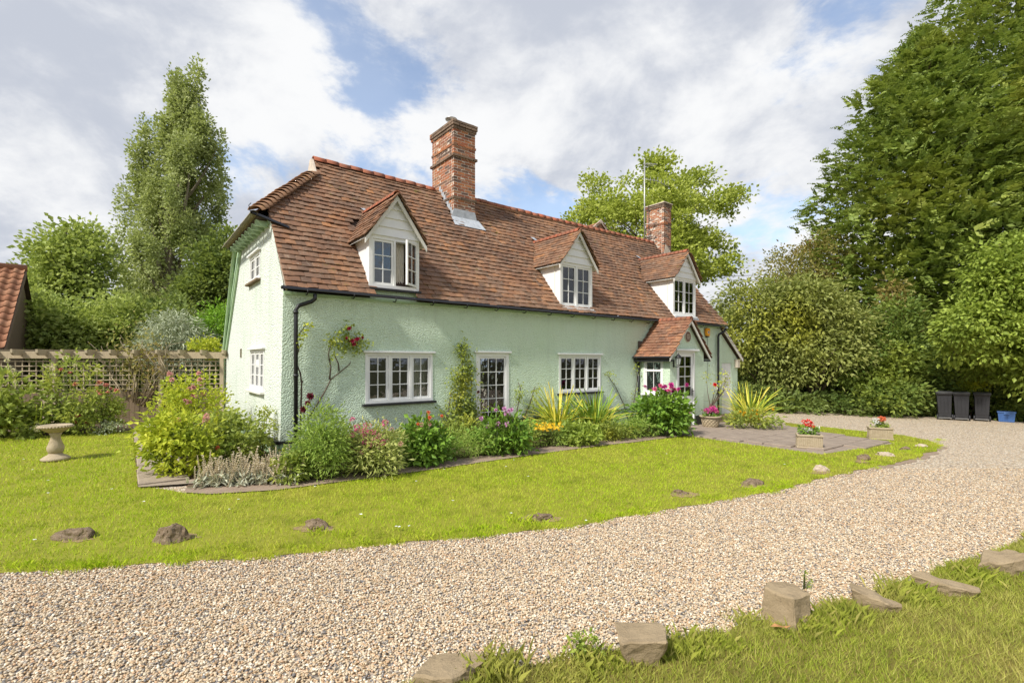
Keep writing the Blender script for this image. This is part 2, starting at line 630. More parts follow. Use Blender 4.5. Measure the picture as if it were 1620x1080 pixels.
M['amber'] = m_plain('amber_plastic', (0.85, 0.36, 0.02), 0.35, 0.4, 0.03)
M['brown'] = m_plain('brown_plaque', (0.17, 0.10, 0.07), 0.5, 0.3)
M['beige'] = m_plain('beige_plastic', (0.62, 0.54, 0.44), 0.5, 0.3, 0.05)
M['metal'] = m_plain('grey_metal', (0.42, 0.42, 0.41), 0.45, 0.5, 0.1, 9, metal=0.6)
M['lampglass'] = m_plain('frosted_lamp_glass', (0.35, 0.38, 0.36), 0.2, 0.6, 0.1)
M['paper'] = m_plain('white_paper', (0.82, 0.82, 0.80), 0.7, 0.1, 0.02)
M['deadleaf'] = m_plain('dry_leaf', (0.42, 0.22, 0.09), 0.8, 0.1, 0.2, 20)


def lf(k, *a, **kw):
    a = [tuple(np.array(c) * np.array((2.05, 1.98, 1.55))) for c in a]
    M[k] = m_leaf(k, *a, **kw)


lf('leaf_poplar', (0.17, 0.205, 0.095), (0.29, 0.325, 0.18), (0.14, 0.175, 0.075), patch=0.35, trans=.42)
lf('leaf_maple', (0.19, 0.235, 0.045), (0.30, 0.335, 0.095), (0.15, 0.19, 0.035), patch=0.3, trans=.45)
lf('leaf_mid', (0.16, 0.21, 0.065), (0.28, 0.325, 0.12), (0.115, 0.16, 0.05), patch=0.5)
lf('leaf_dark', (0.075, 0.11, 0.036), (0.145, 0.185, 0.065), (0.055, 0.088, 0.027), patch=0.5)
lf('leaf_conifer', (0.075, 0.115, 0.03), (0.15, 0.195, 0.055), (0.17, 0.19, 0.045), patch=0.28, trans=0.3)
lf('leaf_brightcon', (0.09, 0.19, 0.02), (0.15, 0.27, 0.03), trans=0.25)
lf('leaf_silver', (0.17, 0.20, 0.17), (0.26, 0.29, 0.25), trans=0.2)
lf('leaf_olive', (0.11, 0.135, 0.045), (0.22, 0.24, 0.095), (0.24, 0.25, 0.05), patch=0.45)
lf('leaf_haw', (0.12, 0.125, 0.04), (0.22, 0.20, 0.085), (0.16, 0.115, 0.05), patch=0.6)
lf('leaf_bright', (0.12, 0.17, 0.035), (0.23, 0.29, 0.07), (0.09, 0.13, 0.025), patch=0.6)
lf('leaf_ivy', (0.06, 0.10, 0.028), (0.14, 0.185, 0.055), (0.18, 0.22, 0.05), patch=0.7)
lf('leaf_yel', (0.20, 0.25, 0.025), (0.36, 0.38, 0.05), (0.12, 0.18, 0.03), patch=1.2)
lf('leaf_rose', (0.12, 0.165, 0.045), (0.23, 0.27, 0.075), (0.24, 0.255, 0.05), patch=1.5)
lf('leaf_aster', (0.11, 0.18, 0.04), (0.21, 0.28, 0.075), trans=0.3)
lf('leaf_phlox', (0.18, 0.22, 0.075), (0.36, 0.38, 0.18), (0.12, 0.15, 0.05), patch=3)
lf('leaf_dahlia', (0.055, 0.115, 0.02), (0.12, 0.20, 0.035), trans=0.25)
lf('leaf_lamb', (0.20, 0.215, 0.21), (0.31, 0.32, 0.30), trans=0.15)
lf('spike_lamb', (0.27, 0.245, 0.23), (0.38, 0.34, 0.32), trans=0.1)
lf('leaf_sword', (0.16, 0.24, 0.04), (0.36, 0.40, 0.06), (0.44, 0.38, 0.07), patch=3)
lf('leaf_swordd', (0.06, 0.13, 0.03), (0.19, 0.27, 0.05), trans=0.25)
lf('leaf_swordy', (0.40, 0.38, 0.06), (0.54, 0.46, 0.13), trans=0.3)
for k, c in dict(fl_pink=(0.80, 0.18, 0.36), fl_palepink=(0.80, 0.42, 0.40), fl_lilac=(0.70, 0.36, 0.60), fl_magenta=(0.62, 0.05, 0.33), fl_dark=(0.12, 0.008, 0.025),
                 fl_red=(0.72, 0.015, 0.02), fl_crimson=(0.38, 0.01, 0.06), fl_orange=(0.80, 0.20, 0.09), fl_yellow=(0.86, 0.52, 0.02), fl_cream=(0.85, 0.78, 0.50), fl_white=(0.85, 0.85, 0.82), fl_salmon=(0.85, 0.36, 0.28)).items():
    c = np.array(c)
    M[k] = m_leaf(k, tuple(c * 0.75), tuple(np.minimum(c * 1.15, 0.95)), trans=0.15)


# ------------------------------------------------------------------ ground
def P(lst): return [gr(*p) for p in lst]


LAWN_FRONT = [(-330, 930), (-150, 920), (0, 908), (120, 902), (200, 895), (300, 890), (420, 883), (540, 870), (640, 860), (760, 850), (830, 842), (900, 835), (1000, 816),
              (1100, 800), (1180, 785), (1230, 778), (1260, 769), (1300, 757), (1380, 741), (1440, 727), (1478, 714), (1489, 706)]
LAWN_BACK = [(1470, 697), (1430, 689), (1370, 683), (1300, 675), (1255, 670), (1242, 668), (1246, 676), (1415, 702), (1300, 719), (1085, 690),
             (1000, 701), (960, 705), (870, 717), (760, 733), (700, 742), (600, 756), (500, 769), (440, 777), (330, 784), (290, 781), (262, 775), (218, 771),
             (210, 682), (190, 684), (100, 688), (0, 694), (-330, 716)]
VERGE_EDGE = [(1760, 800), (1690, 820), (1620, 845), (1590, 868), (1540, 885), (1500, 893), (1440, 915), (1350, 948), (1290, 968), (1200, 985), (1100, 1008), (1060, 1013), (950, 1037),
              (880, 1050), (770, 1062), (640, 1085), (600, 1110)]


def ragged(pts, amp, step=0.12, seed=1):
    out = []
    for i in range(len(pts) - 1):
        a, b = pts[i], pts[i + 1]
        n = max(1, int((b - a).length / step))
        for k in range(n):
            p = a.lerp(b, k / n)
            d = (b - a).normalized()
            nn = Vector((-d.y, d.x, 0))
            p = p + nn * amp * (mnoise.noise(Vector((p.x * 2.1, p.y * 2.1, seed))) + 0.6 * mnoise.noise(Vector((p.x * 7, p.y * 7, seed))))
            out.append(p)
    out.append(pts[-1])
    return out


lawn_poly = ragged(P(LAWN_FRONT), 0.10, 0.12, 3) + P(LAWN_BACK)
verge_poly = ragged(P(VERGE_EDGE), 0.09, 0.08, 8) + [Vector((-0.6, 1.7, 0)), Vector((14, 1.2, 0)), Vector((16, 5.5, 0))]
gm = m_stone('rough_ground', (0.07, 0.075, 0.03), (0.11, 0.10, 0.045), (0.05, 0.045, 0.025), None, 1.5)
gx = (-900, -40, 40, 900)
go_ = MB().add([(x, y, gz(x) - 0.03) for y in (-400, 1500) for x in gx], [(i, i + 1, i + 5, i + 4) for i in range(3)]).build('ground', gm)
go_['kind'] = 'structure'
drive_poly = [Vector(p) for p in ((-16, -1, 0), (26, -1, 0), (26, 13, 0))] + P([(1700, 672), (1560, 664), (1400, 655), (1236, 650), (1180, 652)]) + [Vector((4, 13.2, 0)), Vector((-3, 7.0, 0)), Vector((-16, 7.0, 0))]
poly_sheet('gravel_drive', drive_poly, M['gravel'], 0.0)
edge_poly = ragged([p + Vector((.02, -.10, 0)) for p in P(LAWN_FRONT)], 0.13, 0.10, 6) + P([(1470, 700), (1300, 700), (900, 760), (300, 800), (-330, 800)])
poly_sheet('lawn_margin', edge_poly, M['edge'], 0.006)
poly_sheet('lawn', lawn_poly, M['lawn'], 0.013)
WORN_ = [(112, 853, 60, 13), (285, 850, 55, 12), (497, 838, 60, 11), (853, 823, 70, 10), (1085, 784, 45, 8), (1190, 770, 40, 6), (1298, 748, 30, 6), (1368, 731, 30, 5)]
straw = m_stone('dry_thatch', (0.36, 0.27, 0.13), (0.26, 0.18, 0.09), (0.42, 0.35, 0.16), None, 14)
for k_, (a_, b_, ra_, rb_) in enumerate(WORN_):
    poly_sheet('worn_turf', [gr(a_ + ra_ * .55 * math.cos(q_ * .314) * (1 + .55 * mnoise.noise(Vector((q_ * .7, k_, 0)))), b_ + rb_ * .50 * math.sin(q_ * .314) * (1 + .6 * mnoise.noise(Vector((q_ * .9, k_, 3))))) for q_ in range(20)], straw, 0.016 + .0004 * k_)
poly_sheet('grass_verge', verge_poly, M['verge'], 0.012)
# soil of the beds round the cottage and along the trellis
bed_front = [hl(0.4, 0.1), hl(10.3, 0.1), hl(10.3, -1.6)] + P([(1075, 687), (1000, 696), (870, 711), (700, 735), (500, 762), (440, 769), (330, 777), (295, 776)]) + [hl(-1.45, -0.9), hl(-1.45, 5.6), hl(0.4, 5.6)]
poly_sheet('flower_bed', bed_front, M['soil'], 0.022)
poly_sheet('border_bed', P([(212, 680), (190, 684.5), (100, 688.5), (0, 694.5), (-330, 716.5)]) + [Vector((-24, 16, 0)), Vector((-7, 16, 0))], M['soil'], 0.020)
bed_right = [hl(12.1, 0), hl(12.1, -1.2), hl(12.9, -1.7), hl(14.6, -1.6), hl(15.6, -0.6), hl(17.5, -0.4), hl(17.5, 0.4)]
poly_sheet('porch_bed', bed_right, M['soil'], 0.022)
strip = P([(1085, 690), (1000, 701), (960, 705), (870, 717), (760, 733), (700, 742), (600, 756), (500, 769), (440, 777), (330, 784), (290, 781), (295, 774), (330, 774), (440, 766), (500, 758), (600, 745), (700, 732), (760, 723), (870, 708), (960, 697), (1000, 693), (1075, 684)])
poly_sheet('edging_path', strip, M['edge'], 0.026)


def slab_mesh(w, l, h, seed, mat):
    rnd = random.Random(seed)
    j = lambda a: rnd.uniform(-a, a)
    b = 0.012
    V = [(-w / 2 + j(.008), -l / 2 + j(.008), 0), (w / 2 + j(.008), -l / 2 + j(.008), 0), (w / 2 + j(.008), l / 2 + j(.008), 0), (-w / 2 + j(.008), l / 2 + j(.008), 0)]
    V2 = [(x, y, h - b) for x, y, z in V]
    V3 = [(x * (1 - 2 * b / w), y * (1 - 2 * b / l), h + j(.002)) for x, y, z in V]
    F = [(8, 9, 10, 11)]
    for i in range(4):
        k = (i + 1) % 4
        F += [(i, k, 4 + k, 4 + i), (4 + i, 4 + k, 8 + k, 8 + i)]
    return MB().add(V + V2 + V3, F).mesh('slab', mat)


# the paved path beside the gable: slabs in a row on a bed of mortar
path = poly_sheet('garden_path', [hl(-2.05, -0.92), hl(-1.42, -0.92), hl(-1.42, 5.5), hl(-2.05, 5.5)], M['soil'], 0.024)
s = -0.88
k = 0
while s < 5.3:
    ln = [0.78, 0.62, 0.9, 0.7][k % 4]
    p = hl(-1.74, s + ln / 2)
    obj('slab', slab_mesh(0.60, ln - 0.015, 0.04, 50 + k, M['concrete']), path, (p.x, p.y, gz(p.x) + 0.012), (0, R(1.15) * 0, TH))
    s += ln; k += 1
p0 = P([(290, 783), (262, 777), (222, 770), (285, 765), (330, 776)])
poly_sheet('path_corner', [hl(-2.04, -1.02), hl(-1.30, -1.22), hl(-0.9, -0.92), hl(-2.04, -0.925)], M['concrete'], 0.036)

# terrace of stone slabs in front of the porch
pat_px = P([(1085, 690), (1300, 719), (1415, 702), (1246, 676), (1200, 668)]) + [hl(12.2, -1.0), hl(10.2, -1.2)]
patio = poly_sheet('patio', pat_px, M['slab'], 0.012)
pp = [(p.x, p.y) for p in pat_px]
meshes = [slab_mesh(w, l, 0.05, 90 + i, M['slab']) for i, (w, l) in enumerate([(0.60, 0.60), (0.60, 0.45), (0.90, 0.60), (0.45, 0.60)])]
rnd = random.Random(4)
sv = -8.0
row = 0
while sv < -0.9:
    hgt = [0.60, 0.45, 0.60][row % 3]
    tv = 8.0 + rnd.uniform(0, 0.5)
    while tv < 20:
        opts = [i for i, (w, l) in enumerate([(0.60, 0.60), (0.60, 0.45), (0.90, 0.60), (0.45, 0.60)]) if abs(l - hgt) < 0.01]
        i = rnd.choice(opts)
        w = [0.60, 0.60, 0.90, 0.45][i]
        c = hl(tv + w / 2, sv + hgt / 2)
        corners = [hl(tv + a * w, sv + b * hgt) for a in (0.1, 0.9) for b in (0.1, 0.9)]
        X = np.array([c.x] + [q.x for q in corners]); Y = np.array([c.y] + [q.y for q in corners])
        if inside(pp, X, Y).sum() >= 4:
            obj('slab', meshes[i], patio, (c.x, c.y, gz(c.x) - 0.003 + rnd.uniform(-.003, .003)), (rnd.uniform(-.004, .004), 0.02 + rnd.uniform(-.004, .004), TH), (0.985, 0.985, 1))
        tv += w + 0.004
    sv += hgt + 0.004
    row += 1


# ------------------------------------------------------------------ grass and gravel
WORN = [(112, 853, 60, 13), (285, 850, 55, 12), (497, 838, 60, 11), (853, 823, 70, 10), (1085, 784, 45, 8), (1190, 770, 40, 6), (1298, 748, 30, 6), (1368, 731, 30, 5)]


def worn_k(X, Y):
    dx = X / Y; px = CX + FPX * dx; py = HY + (1.88 / Y + .02 * dx) * FPX
    k = np.ones(len(X))
    for a, b, ra, rb in WORN:
        d = np.hypot((px - a) / ra, (py - b) / rb)
        k = np.minimum(k, np.clip((d - .10) / 1.0, .35, 1))
    return k


def blades(name, poly, n, hgt, wid, mat, label, zoff, seed, fade=None, box=None, lean=0.5, clump=0.0):
    rg = np.random.default_rng(seed)
    xs = np.array([p[0] for p in poly]); ys = np.array([p[1] for p in poly])
    bx = box or (xs.min(), xs.max(), ys.min(), ys.max())
    X = rg.uniform(bx[0], bx[1], n); Y = rg.uniform(bx[2], bx[3], n)
    if clump:
        X += rg.normal(0, clump, n); Y += rg.normal(0, clump, n)
    k = inside(poly, X, Y)
    d = np.hypot(X, Y)
    if fade: k &= rg.random(n) < np.clip(fade / d, 0, 1) ** 2
    k &= (np.abs(X / np.maximum(Y, .1)) < 1.12)
    if name == 'lawn_grass': k &= rg.random(n) < worn_k(X, Y)
    X, Y, d = X[k], Y[k], d[k]
    n = len(X)
    a = rg.uniform(0, 2 * np.pi, n)
    sc_ = np.clip(d / 6.0, 1, 2.2)                       # farther blades stand for several
    h = hgt * rg.uniform(0.5, 1.35, n)
    w = wid * sc_ * rg.uniform(0.7, 1.3, n)
    la = rg.uniform(0, 2 * np.pi, n)
    le = h * lean * rg.uniform(0.2, 1.5, n)
    Z = -0.02 * (X + 4) + zoff
    V = np.zeros((n, 3, 3))
    V[:, 0] = np.stack([X + np.cos(a) * w / 2, Y + np.sin(a) * w / 2, Z], 1)
    V[:, 1] = np.stack([X - np.cos(a) * w / 2, Y - np.sin(a) * w / 2, Z], 1)
    V[:, 2] = np.stack([X + np.cos(la) * le, Y + np.sin(la) * le, Z + h], 1)
    F = np.arange(n * 3).reshape(n, 3)
    o = obj(name, np_mesh(name, V, F, mat))
    return tag(o, label, 'grass', kind='stuff')


blades('lawn_grass', lawn_poly, 560000, 0.038, 0.0068, M['blade'], 'short mown yellow-green grass of the lawn in front of the cottage', 0.010, 1, fade=7.5, box=(-13, 12, 4.2, 15.5), lean=0.7)
blades('verge_grass', verge_poly, 260000, 0.052, 0.0058, M['vblade'], 'patchy dry grass of the verge in the near right corner', 0.009, 2, box=(-0.6, 9, 2.3, 6.6), lean=0.8)


# long tufts at the lawn edge and round the stones
def tufts(name, spots, mat, label, seed, h=0.10, r=0.09, n=70):
    rg = np.random.default_rng(seed)
    Vs = []
    for (px, py, k) in spots:
        c = gr(px, py)
        m = int(n * k)
        x = c.x + rg.normal(0, r * k, m); y = c.y + rg.normal(0, r * k * 0.8, m)
        z = -0.02 * (x + 4) + 0.005
        a = rg.uniform(0, 2 * np.pi, m); hh = h * k * rg.uniform(0.4, 1.3, m); w = 0.0035 * rg.uniform(.7, 1.3, m)
        la = rg.uniform(0, 2 * np.pi, m); le = hh * rg.uniform(0.1, 0.9, m)
        V = np.zeros((m, 4, 3))
        V[:, 0] = np.stack([x + np.cos(a) * w / 2, y + np.sin(a) * w / 2, z], 1)
        V[:, 1] = np.stack([x - np.cos(a) * w / 2, y - np.sin(a) * w / 2, z], 1)
        mid = np.stack([x + np.cos(la) * le * .35, y + np.sin(la) * le * .35, z + hh * .65], 1)
        V[:, 2] = mid - np.stack([np.cos(a) * w * .4, np.sin(a) * w * .4, 0 * a], 1)
        V[:, 3] = np.stack([x + np.cos(la) * le, y + np.sin(la) * le, z + hh], 1)
        Vs.append(V)
    V = np.concatenate(Vs)
    F = np.arange(len(V) * 4).reshape(-1, 4)
    return tag(obj(name, np_mesh(name, V, F, mat)), label, 'grass', kind='stuff')


rnd = random.Random(77)
sp = []
for i in range(len(VERGE_EDGE) - 3):
    a, b = VERGE_EDGE[i], VERGE_EDGE[i + 1]
    for q in range(5):
        f = rnd.random()
        sp.append((a[0] + (b[0] - a[0]) * f + rnd.uniform(0, 40), a[1] + (b[1] - a[1]) * f + rnd.uniform(0, 40), rnd.uniform(0.25, 0.8)))
sp += [(1310, 985, 1.2), (1335, 975, 1.2), (1290, 1000, 1.0), (1420, 945, 1.2), (1440, 940, 1.2), (1455, 950, 1), (1530, 912, 1.2), (1545, 925, 1.0), (1075, 1030, 1.2), (1095, 1035, 1.0), (930, 1050, 1.1), (790, 1068, 1.3), (770, 1075, 1.3), (1180, 985, .9), (1260, 990, 1.0), (1560, 915, 1.0)]
tufts('verge_tufts', sp, M['vblade'], 'long grass tufts round the stones of the near verge', 5, 0.085, 0.075, 130)
sp = []
for i in range(len(LAWN_FRONT) - 1):
    a, b = LAWN_FRONT[i], LAWN_FRONT[i + 1]
    for q in range(9):
        f = rnd.random()
        sp.append((a[0] + (b[0] - a[0]) * f, a[1] + (b[1] - a[1]) * f - rnd.uniform(-2, 14), rnd.uniform(0.35, 0.7)))
sp += [(830, 828, 1.0), (810, 826, .8), (505, 845, .8), (545, 850, .9), (1210, 775, .7), (360, 868, .7)]
tufts('lawn_edge_tufts', sp, M['blade'], 'longer grass tufts along the gravel edge of the lawn', 6, 0.085, 0.09, 90)


def gravel_stones():
    band = P([(-60, 912), (0, 908)] + LAWN_FRONT[3:19]) + P([(1760, 741)]) + P(VERGE_EDGE) + [Vector((-0.2, 2.4, 0)), Vector((-3.2, 2.4, 0))]
    band = [Vector((p.x, p.y, 0)) for p in band]
    tris = tessellate_polygon([band])
    me = bpy.data.meshes.new('gravel')
    me.from_pydata([(p.x, p.y, gz(p.x)) for p in band], [], [tuple(t) for t in tris])
    bm = bmesh.new(); bm.from_mesh(me)
    for f in bm.faces:
        f.normal_update()
        if f.normal.z < 0: f.normal_flip()
    bm.to_mesh(me); bm.free()
    me.materials.append(M['pebble'])
    o = obj('gravel', me)
    tag(o, 'loose beige and grey pea shingle of the drive', 'gravel', kind='stuff')
    ng = bpy.data.node_groups.new('scatter_pebbles', 'GeometryNodeTree')
    ng.interface.new_socket('Geometry', in_out='INPUT', socket_type='NodeSocketGeometry')
    ng.interface.new_socket('Geometry', in_out='OUTPUT', socket_type='NodeSocketGeometry')
    nn = ng.nodes.new; L = ng.links.new
    gi = nn('NodeGroupInput'); go = nn('NodeGroupOutput')
    dist = nn('GeometryNodeDistributePointsOnFaces')
    L(gi.outputs[0], dist.inputs['Mesh'])
    pos = nn('GeometryNodeInputPosition')
    ln = nn('ShaderNodeVectorMath'); ln.operation = 'LENGTH'
    L(pos.outputs[0], ln.inputs[0])
    mr = nn('ShaderNodeMapRange')
    L(ln.outputs['Value'], mr.inputs[0])
    mr.inputs[1].default_value = 4.0; mr.inputs[2].default_value = 12.5
    mr.inputs[3].default_value = 5600; mr.inputs[4].default_value = 500
    L(mr.outputs[0], dist.inputs['Density'])
    dist.inputs['Seed'].default_value = 3
    ico = nn('GeometryNodeMeshIcoSphere')
    ico.inputs['Radius'].default_value = 1.0
    ico.inputs['Subdivisions'].default_value = 2
    sm = nn('GeometryNodeSetMaterial'); sm.inputs['Material'].default_value = M['pebble']
    L(ico.outputs[0], sm.inputs[0])
    ss = nn('GeometryNodeSetShadeSmooth'); L(sm.outputs[0], ss.inputs[0])
    inst = nn('GeometryNodeInstanceOnPoints')
    L(dist.outputs['Points'], inst.inputs['Points'])
    L(ss.outputs[0], inst.inputs['Instance'])
    rs = nn('FunctionNodeRandomValue'); rs.data_type = 'FLOAT_VECTOR'
    rs.inputs[0].default_value = (0.0055, 0.0045, 0.0035); rs.inputs[1].default_value = (0.0125, 0.0095, 0.007)
    L(rs.outputs[0], inst.inputs['Scale'])
    rr = nn('FunctionNodeRandomValue'); rr.data_type = 'FLOAT_VECTOR'
    rr.inputs[0].default_value = (-0.5, -0.5, 0); rr.inputs[1].default_value = (0.5, 0.5, 6.28)
    rr.inputs['Seed'].default_value = 9
    L(rr.outputs[0], inst.inputs['Rotation'])
    tr = nn('GeometryNodeTranslateInstances')
    L(inst.outputs[0], tr.inputs['Instances'])
    rz = nn('FunctionNodeRandomValue'); rz.data_type = 'FLOAT_VECTOR'
    rz.inputs[0].default_value = (0, 0, 0.0); rz.inputs[1].default_value = (0, 0, 0.016)
    rz.inputs['Seed'].default_value = 21
    L(rz.outputs[0], tr.inputs['Translation'])
    tr.inputs['Local Space'].default_value = False
    L(tr.outputs[0], go.inputs[0])
    md = o.modifiers.new('pebbles', 'NODES')
    md.node_group = ng
    # the sheet itself carries no faces into the result: only pebbles are left


gravel_stones()

#%%HOUSE%%
# ------------------------------------------------------------------ the cottage
cottage = empty('cottage', HC, TH, 'pale green roughcast cottage with clay tiled roof, three dormers and a small porch', 'house')
WL = 15.3                                    # length of the front
RS, RZ = 2.75, 6.64                          # ridge line
EZ, ES = 3.08, -0.16                         # tile edge at the eaves
SL = (RZ - EZ) / (RS - ES)                   # pitch of the roof
rdir = Vector((0, RS - ES, RZ - EZ)).normalized()
RLEN = math.hypot(RS - ES, RZ - EZ)
LEAN = 0.018                                 # the gable leans in


def roof_s(z): return ES + (z - EZ) / SL
def roof_z(s): return EZ + (s - ES) * SL


def f_front(u, v, w): return (u, -w, v)                      # the front wall, w outwards
def f_gable(u, v, w): return (LEAN * v - w, u, v)            # the near gable


def wall_holes(name, outline, holes, fr, depth, mat, parent):
    loops = [[Vector((u, v, 0)) for u, v in outline]] + [[Vector((u, v, 0)) for u, v in ((a, c), (b, c), (b, d), (a, d))] for a, b, c, d in holes]
    tris = tessellate_polygon(loops)
    flat = [p for lp in loops for p in lp]
    mb = MB()
    mb.add([fr(p.x, p.y, 0) for p in flat], [tuple(t) for t in tris])
    for a, b, c, d in holes:
        q = [(a, c), (b, c), (b, d), (a, d)]
        for i in range(4):
            (u0, v0), (u1, v1) = q[i], q[(i + 1) % 4]
            mb.add([fr(u0, v0, 0), fr(u1, v1, 0), fr(u1, v1, -depth), fr(u0, v0, -depth)], [(0, 1, 2, 3)])
    me = bpy.data.meshes.new(name)
    me.from_pydata(mb.v, [], mb.f)
    me.materials.append(mat)
    return obj(name, me, parent)


W1 = (1.58, 3.10, 0.93, 1.95)
FD = (4.25, 5.22, 0.12, 1.975)
W2 = (6.92, 8.58, 0.92, 1.95)
DORM = [dict(t0=1.66, t1=2.74, zs=3.27, ze=4.36, za=5.16, cut=True), dict(t0=6.95, t1=8.17, zs=3.24, ze=4.47, za=5.30, cut=False), dict(t0=12.15, t1=13.47, zs=3.32, ze=4.62, za=5.46, cut=False)]
outline = [(LEAN * -0.6, -0.6), (WL, -0.6), (WL, 3.06)]
for d in reversed(DORM):
    if d['cut']:
        outline += [(d['t1'] - 0.02, 3.06), (d['t1'] - 0.02, d['zs'] - 0.02), (d['t0'] + 0.02, d['zs'] - 0.02), (d['t0'] + 0.02, 3.06)]
outline += [(LEAN * 3.06, 3.06)]
wall_holes('wall', outline, [W1, FD, W2], f_front, 0.16, M['wall'], cottage)
G1 = (1.42, 2.85, 1.16, 2.03)
G2 = (1.98, 3.12, 3.55, 4.15)
gpoly = [(0, -0.6), (6.3, -0.6), (6.3, 2.05), (4.27, 4.74), (1.22, 4.74), (0, 3.2)]
wall_holes('wall', gpoly, [G1, G2], f_gable, 0.14, M['wall_pale'], cottage)
mb = MB()
mb.add([(WL, 0, -0.6), (WL, 6.3, -0.6), (WL, 6.3, 2.0), (WL, RS, RZ - 0.12), (WL, 0, 3.06)], [(0, 1, 2, 3, 4)])
mb.add([(0, 6.3, -0.6), (WL, 6.3, -0.6), (WL, 6.3, 2.05), (0, 6.3, 2.05)], [(0, 1, 2, 3)])
mb.build('wall', M['wall'], cottage)
# rooms: floors and back walls that close what the windows look into
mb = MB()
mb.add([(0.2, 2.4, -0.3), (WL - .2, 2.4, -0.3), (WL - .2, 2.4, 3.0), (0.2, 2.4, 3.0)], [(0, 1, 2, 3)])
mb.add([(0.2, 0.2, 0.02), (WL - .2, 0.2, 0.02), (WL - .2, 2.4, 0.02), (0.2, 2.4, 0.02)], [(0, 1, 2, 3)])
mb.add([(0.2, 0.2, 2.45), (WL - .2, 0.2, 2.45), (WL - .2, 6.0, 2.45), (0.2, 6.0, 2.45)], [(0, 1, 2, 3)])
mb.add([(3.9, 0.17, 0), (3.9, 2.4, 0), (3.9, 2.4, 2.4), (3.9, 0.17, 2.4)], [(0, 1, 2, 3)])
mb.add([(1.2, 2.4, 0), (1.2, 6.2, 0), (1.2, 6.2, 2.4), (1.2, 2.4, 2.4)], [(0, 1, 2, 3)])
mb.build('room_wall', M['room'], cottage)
# black plinth band at the foot of the wall
mb = MB()
mb.box(-0.05, 10.2, -0.05, -0.004, -0.6, 0.30)
mb.box(-0.05 , -0.004, -0.05, 6.3, -0.6, 0.30)
mb.build('plinth', M['greenpaint'], cottage)
mb = MB(); mb.box(-0.07, 4.2, -0.075, -0.003, 0.301, 0.345); mb.box(-0.07, -0.003, -0.075, 1.4, 0.301, 0.345); mb.box(5.26, 10.2, -0.075, -0.003, 0.301, 0.345)
mb.build('plinth_ledge', M['black'], cottage)


def curtain(parent, fr, u0, u1, v0, v1, w, waves=6):
    n = 28
    V, F = [], []
    for i in range(n + 1):
        u = u0 + (u1 - u0) * i / n
        d = 0.025 * math.sin(2 * math.pi * waves * i / n)
        V += [fr(u, v0, w + d), fr(u, v1, w + d * 0.7)]
    for i in range(n): F.append((2 * i, 2 * i + 2, 2 * i + 3, 2 * i + 1))
    MB().add(V, F, True).build('curtain', M['curtain'], parent)


def casement(parent, fr, u0, u1, v0, v1, cols, rows, w=-0.05, fw=0.045, bw=0.018):
    mb = MB()
    th = 0.04
    mb.box(u0, u0 + fw, v0, v1, w, w + th, fr); mb.box(u1 - fw, u1, v0, v1, w, w + th, fr)
    mb.box(u0 + fw, u1 - fw, v0, v0 + fw, w, w + th, fr); mb.box(u0 + fw, u1 - fw, v1 - fw, v1, w, w + th, fr)
    iu0, iu1, iv0, iv1 = u0 + fw, u1 - fw, v0 + fw, v1 - fw
    us = [iu0 + (iu1 - iu0) * i / cols for i in range(cols + 1)]
    vs = [iv0 + (iv1 - iv0) * i / rows for i in range(rows + 1)]
    for u in us[1:-1]: mb.box(u - bw / 2, u + bw / 2, iv0, iv1, w + 0.006, w + th - 0.005, fr)
    for v in vs[1:-1]: mb.box(iu0, iu1, v - bw / 2, v + bw / 2, w + 0.008, w + th - 0.003, fr)
    mb.build('casement', M['white'], parent)
    for i in range(cols):
        for j in range(rows):
            e = bw / 2 - 0.003
            MB().box(us[i] + (e if i else -.003), us[i + 1] - (e if i < cols - 1 else -.003), vs[j] + (e if j else -.003), vs[j + 1] - (e if j < rows - 1 else -.003), w + 0.016, w + 0.020, fr).build('pane', M['glass'], parent)


def window(fr, u0, u1, v0, v1, ncas, cols, rows, sill='black', head=True, curt=(), openr=None, fw=0.055, label=None, w=0.0, sillw=0.06, parent=None):
    """outer frame with mullions; casements, panes, sill, head board and curtains are its children"""
    mb = MB()
    d0, d1 = w - 0.12, w + 0.012
    mb.box(u0, u0 + fw, v0, v1, d0, d1, fr); mb.box(u1 - fw, u1, v0, v1, d0, d1, fr)
    mb.box(u0 + fw, u1 - fw, v0, v0 + fw, d0, d1, fr); mb.box(u0 + fw, u1 - fw, v1 - fw, v1, d0, d1, fr)
    cw = (u1 - u0 - 2 * fw - (ncas - 1) * 0.045) / ncas
    for i in range(1, ncas):
        a = u0 + fw + i * cw + (i - 1) * 0.045
        mb.box(a, a + 0.045, v0 + fw, v1 - fw, d0, d1 - 0.004, fr)
    o = mb.build('window', M['white'], parent or cottage)
    if label: o['label'] = label
    for i in range(ncas):
        a = u0 + fw + i * (cw + 0.045)
        f2 = fr
        if openr is not None and i == ncas - 1:
            uh, A = a + cw, R(openr)
            def f2(u, v, ww, uh=uh, A=A):
                du = u - uh; wl = ww - (w - 0.03)
                return fr(uh + du * math.cos(A) + wl * math.sin(A), v, (w + 0.02) - du * math.sin(A) + wl * math.cos(A))
        casement(o, f2, a + .002, a + cw - .002, v0 + fw + .002, v1 - fw - .002, cols, rows, w - 0.05)
    if sill:
        MB().box(u0 - sillw, u1 + sillw, v0 - 0.05, v0 - 0.004, w - 0.02, w + 0.09, fr).build('sill', M[sill], o, 0.006)
    if head:
        MB().box(u0 - 0.05, u1 + 0.05, v1 + 0.003, v1 + 0.045, w - 0.01, w + 0.07, fr).build('head_board', M['white'], o, 0.006)
    for a, b in curt:
        curtain(o, fr, u0 + (u1 - u0) * a, u0 + (u1 - u0) * b, v0 + 0.02, v1 - 0.02, w - 0.22, 5)
    return o


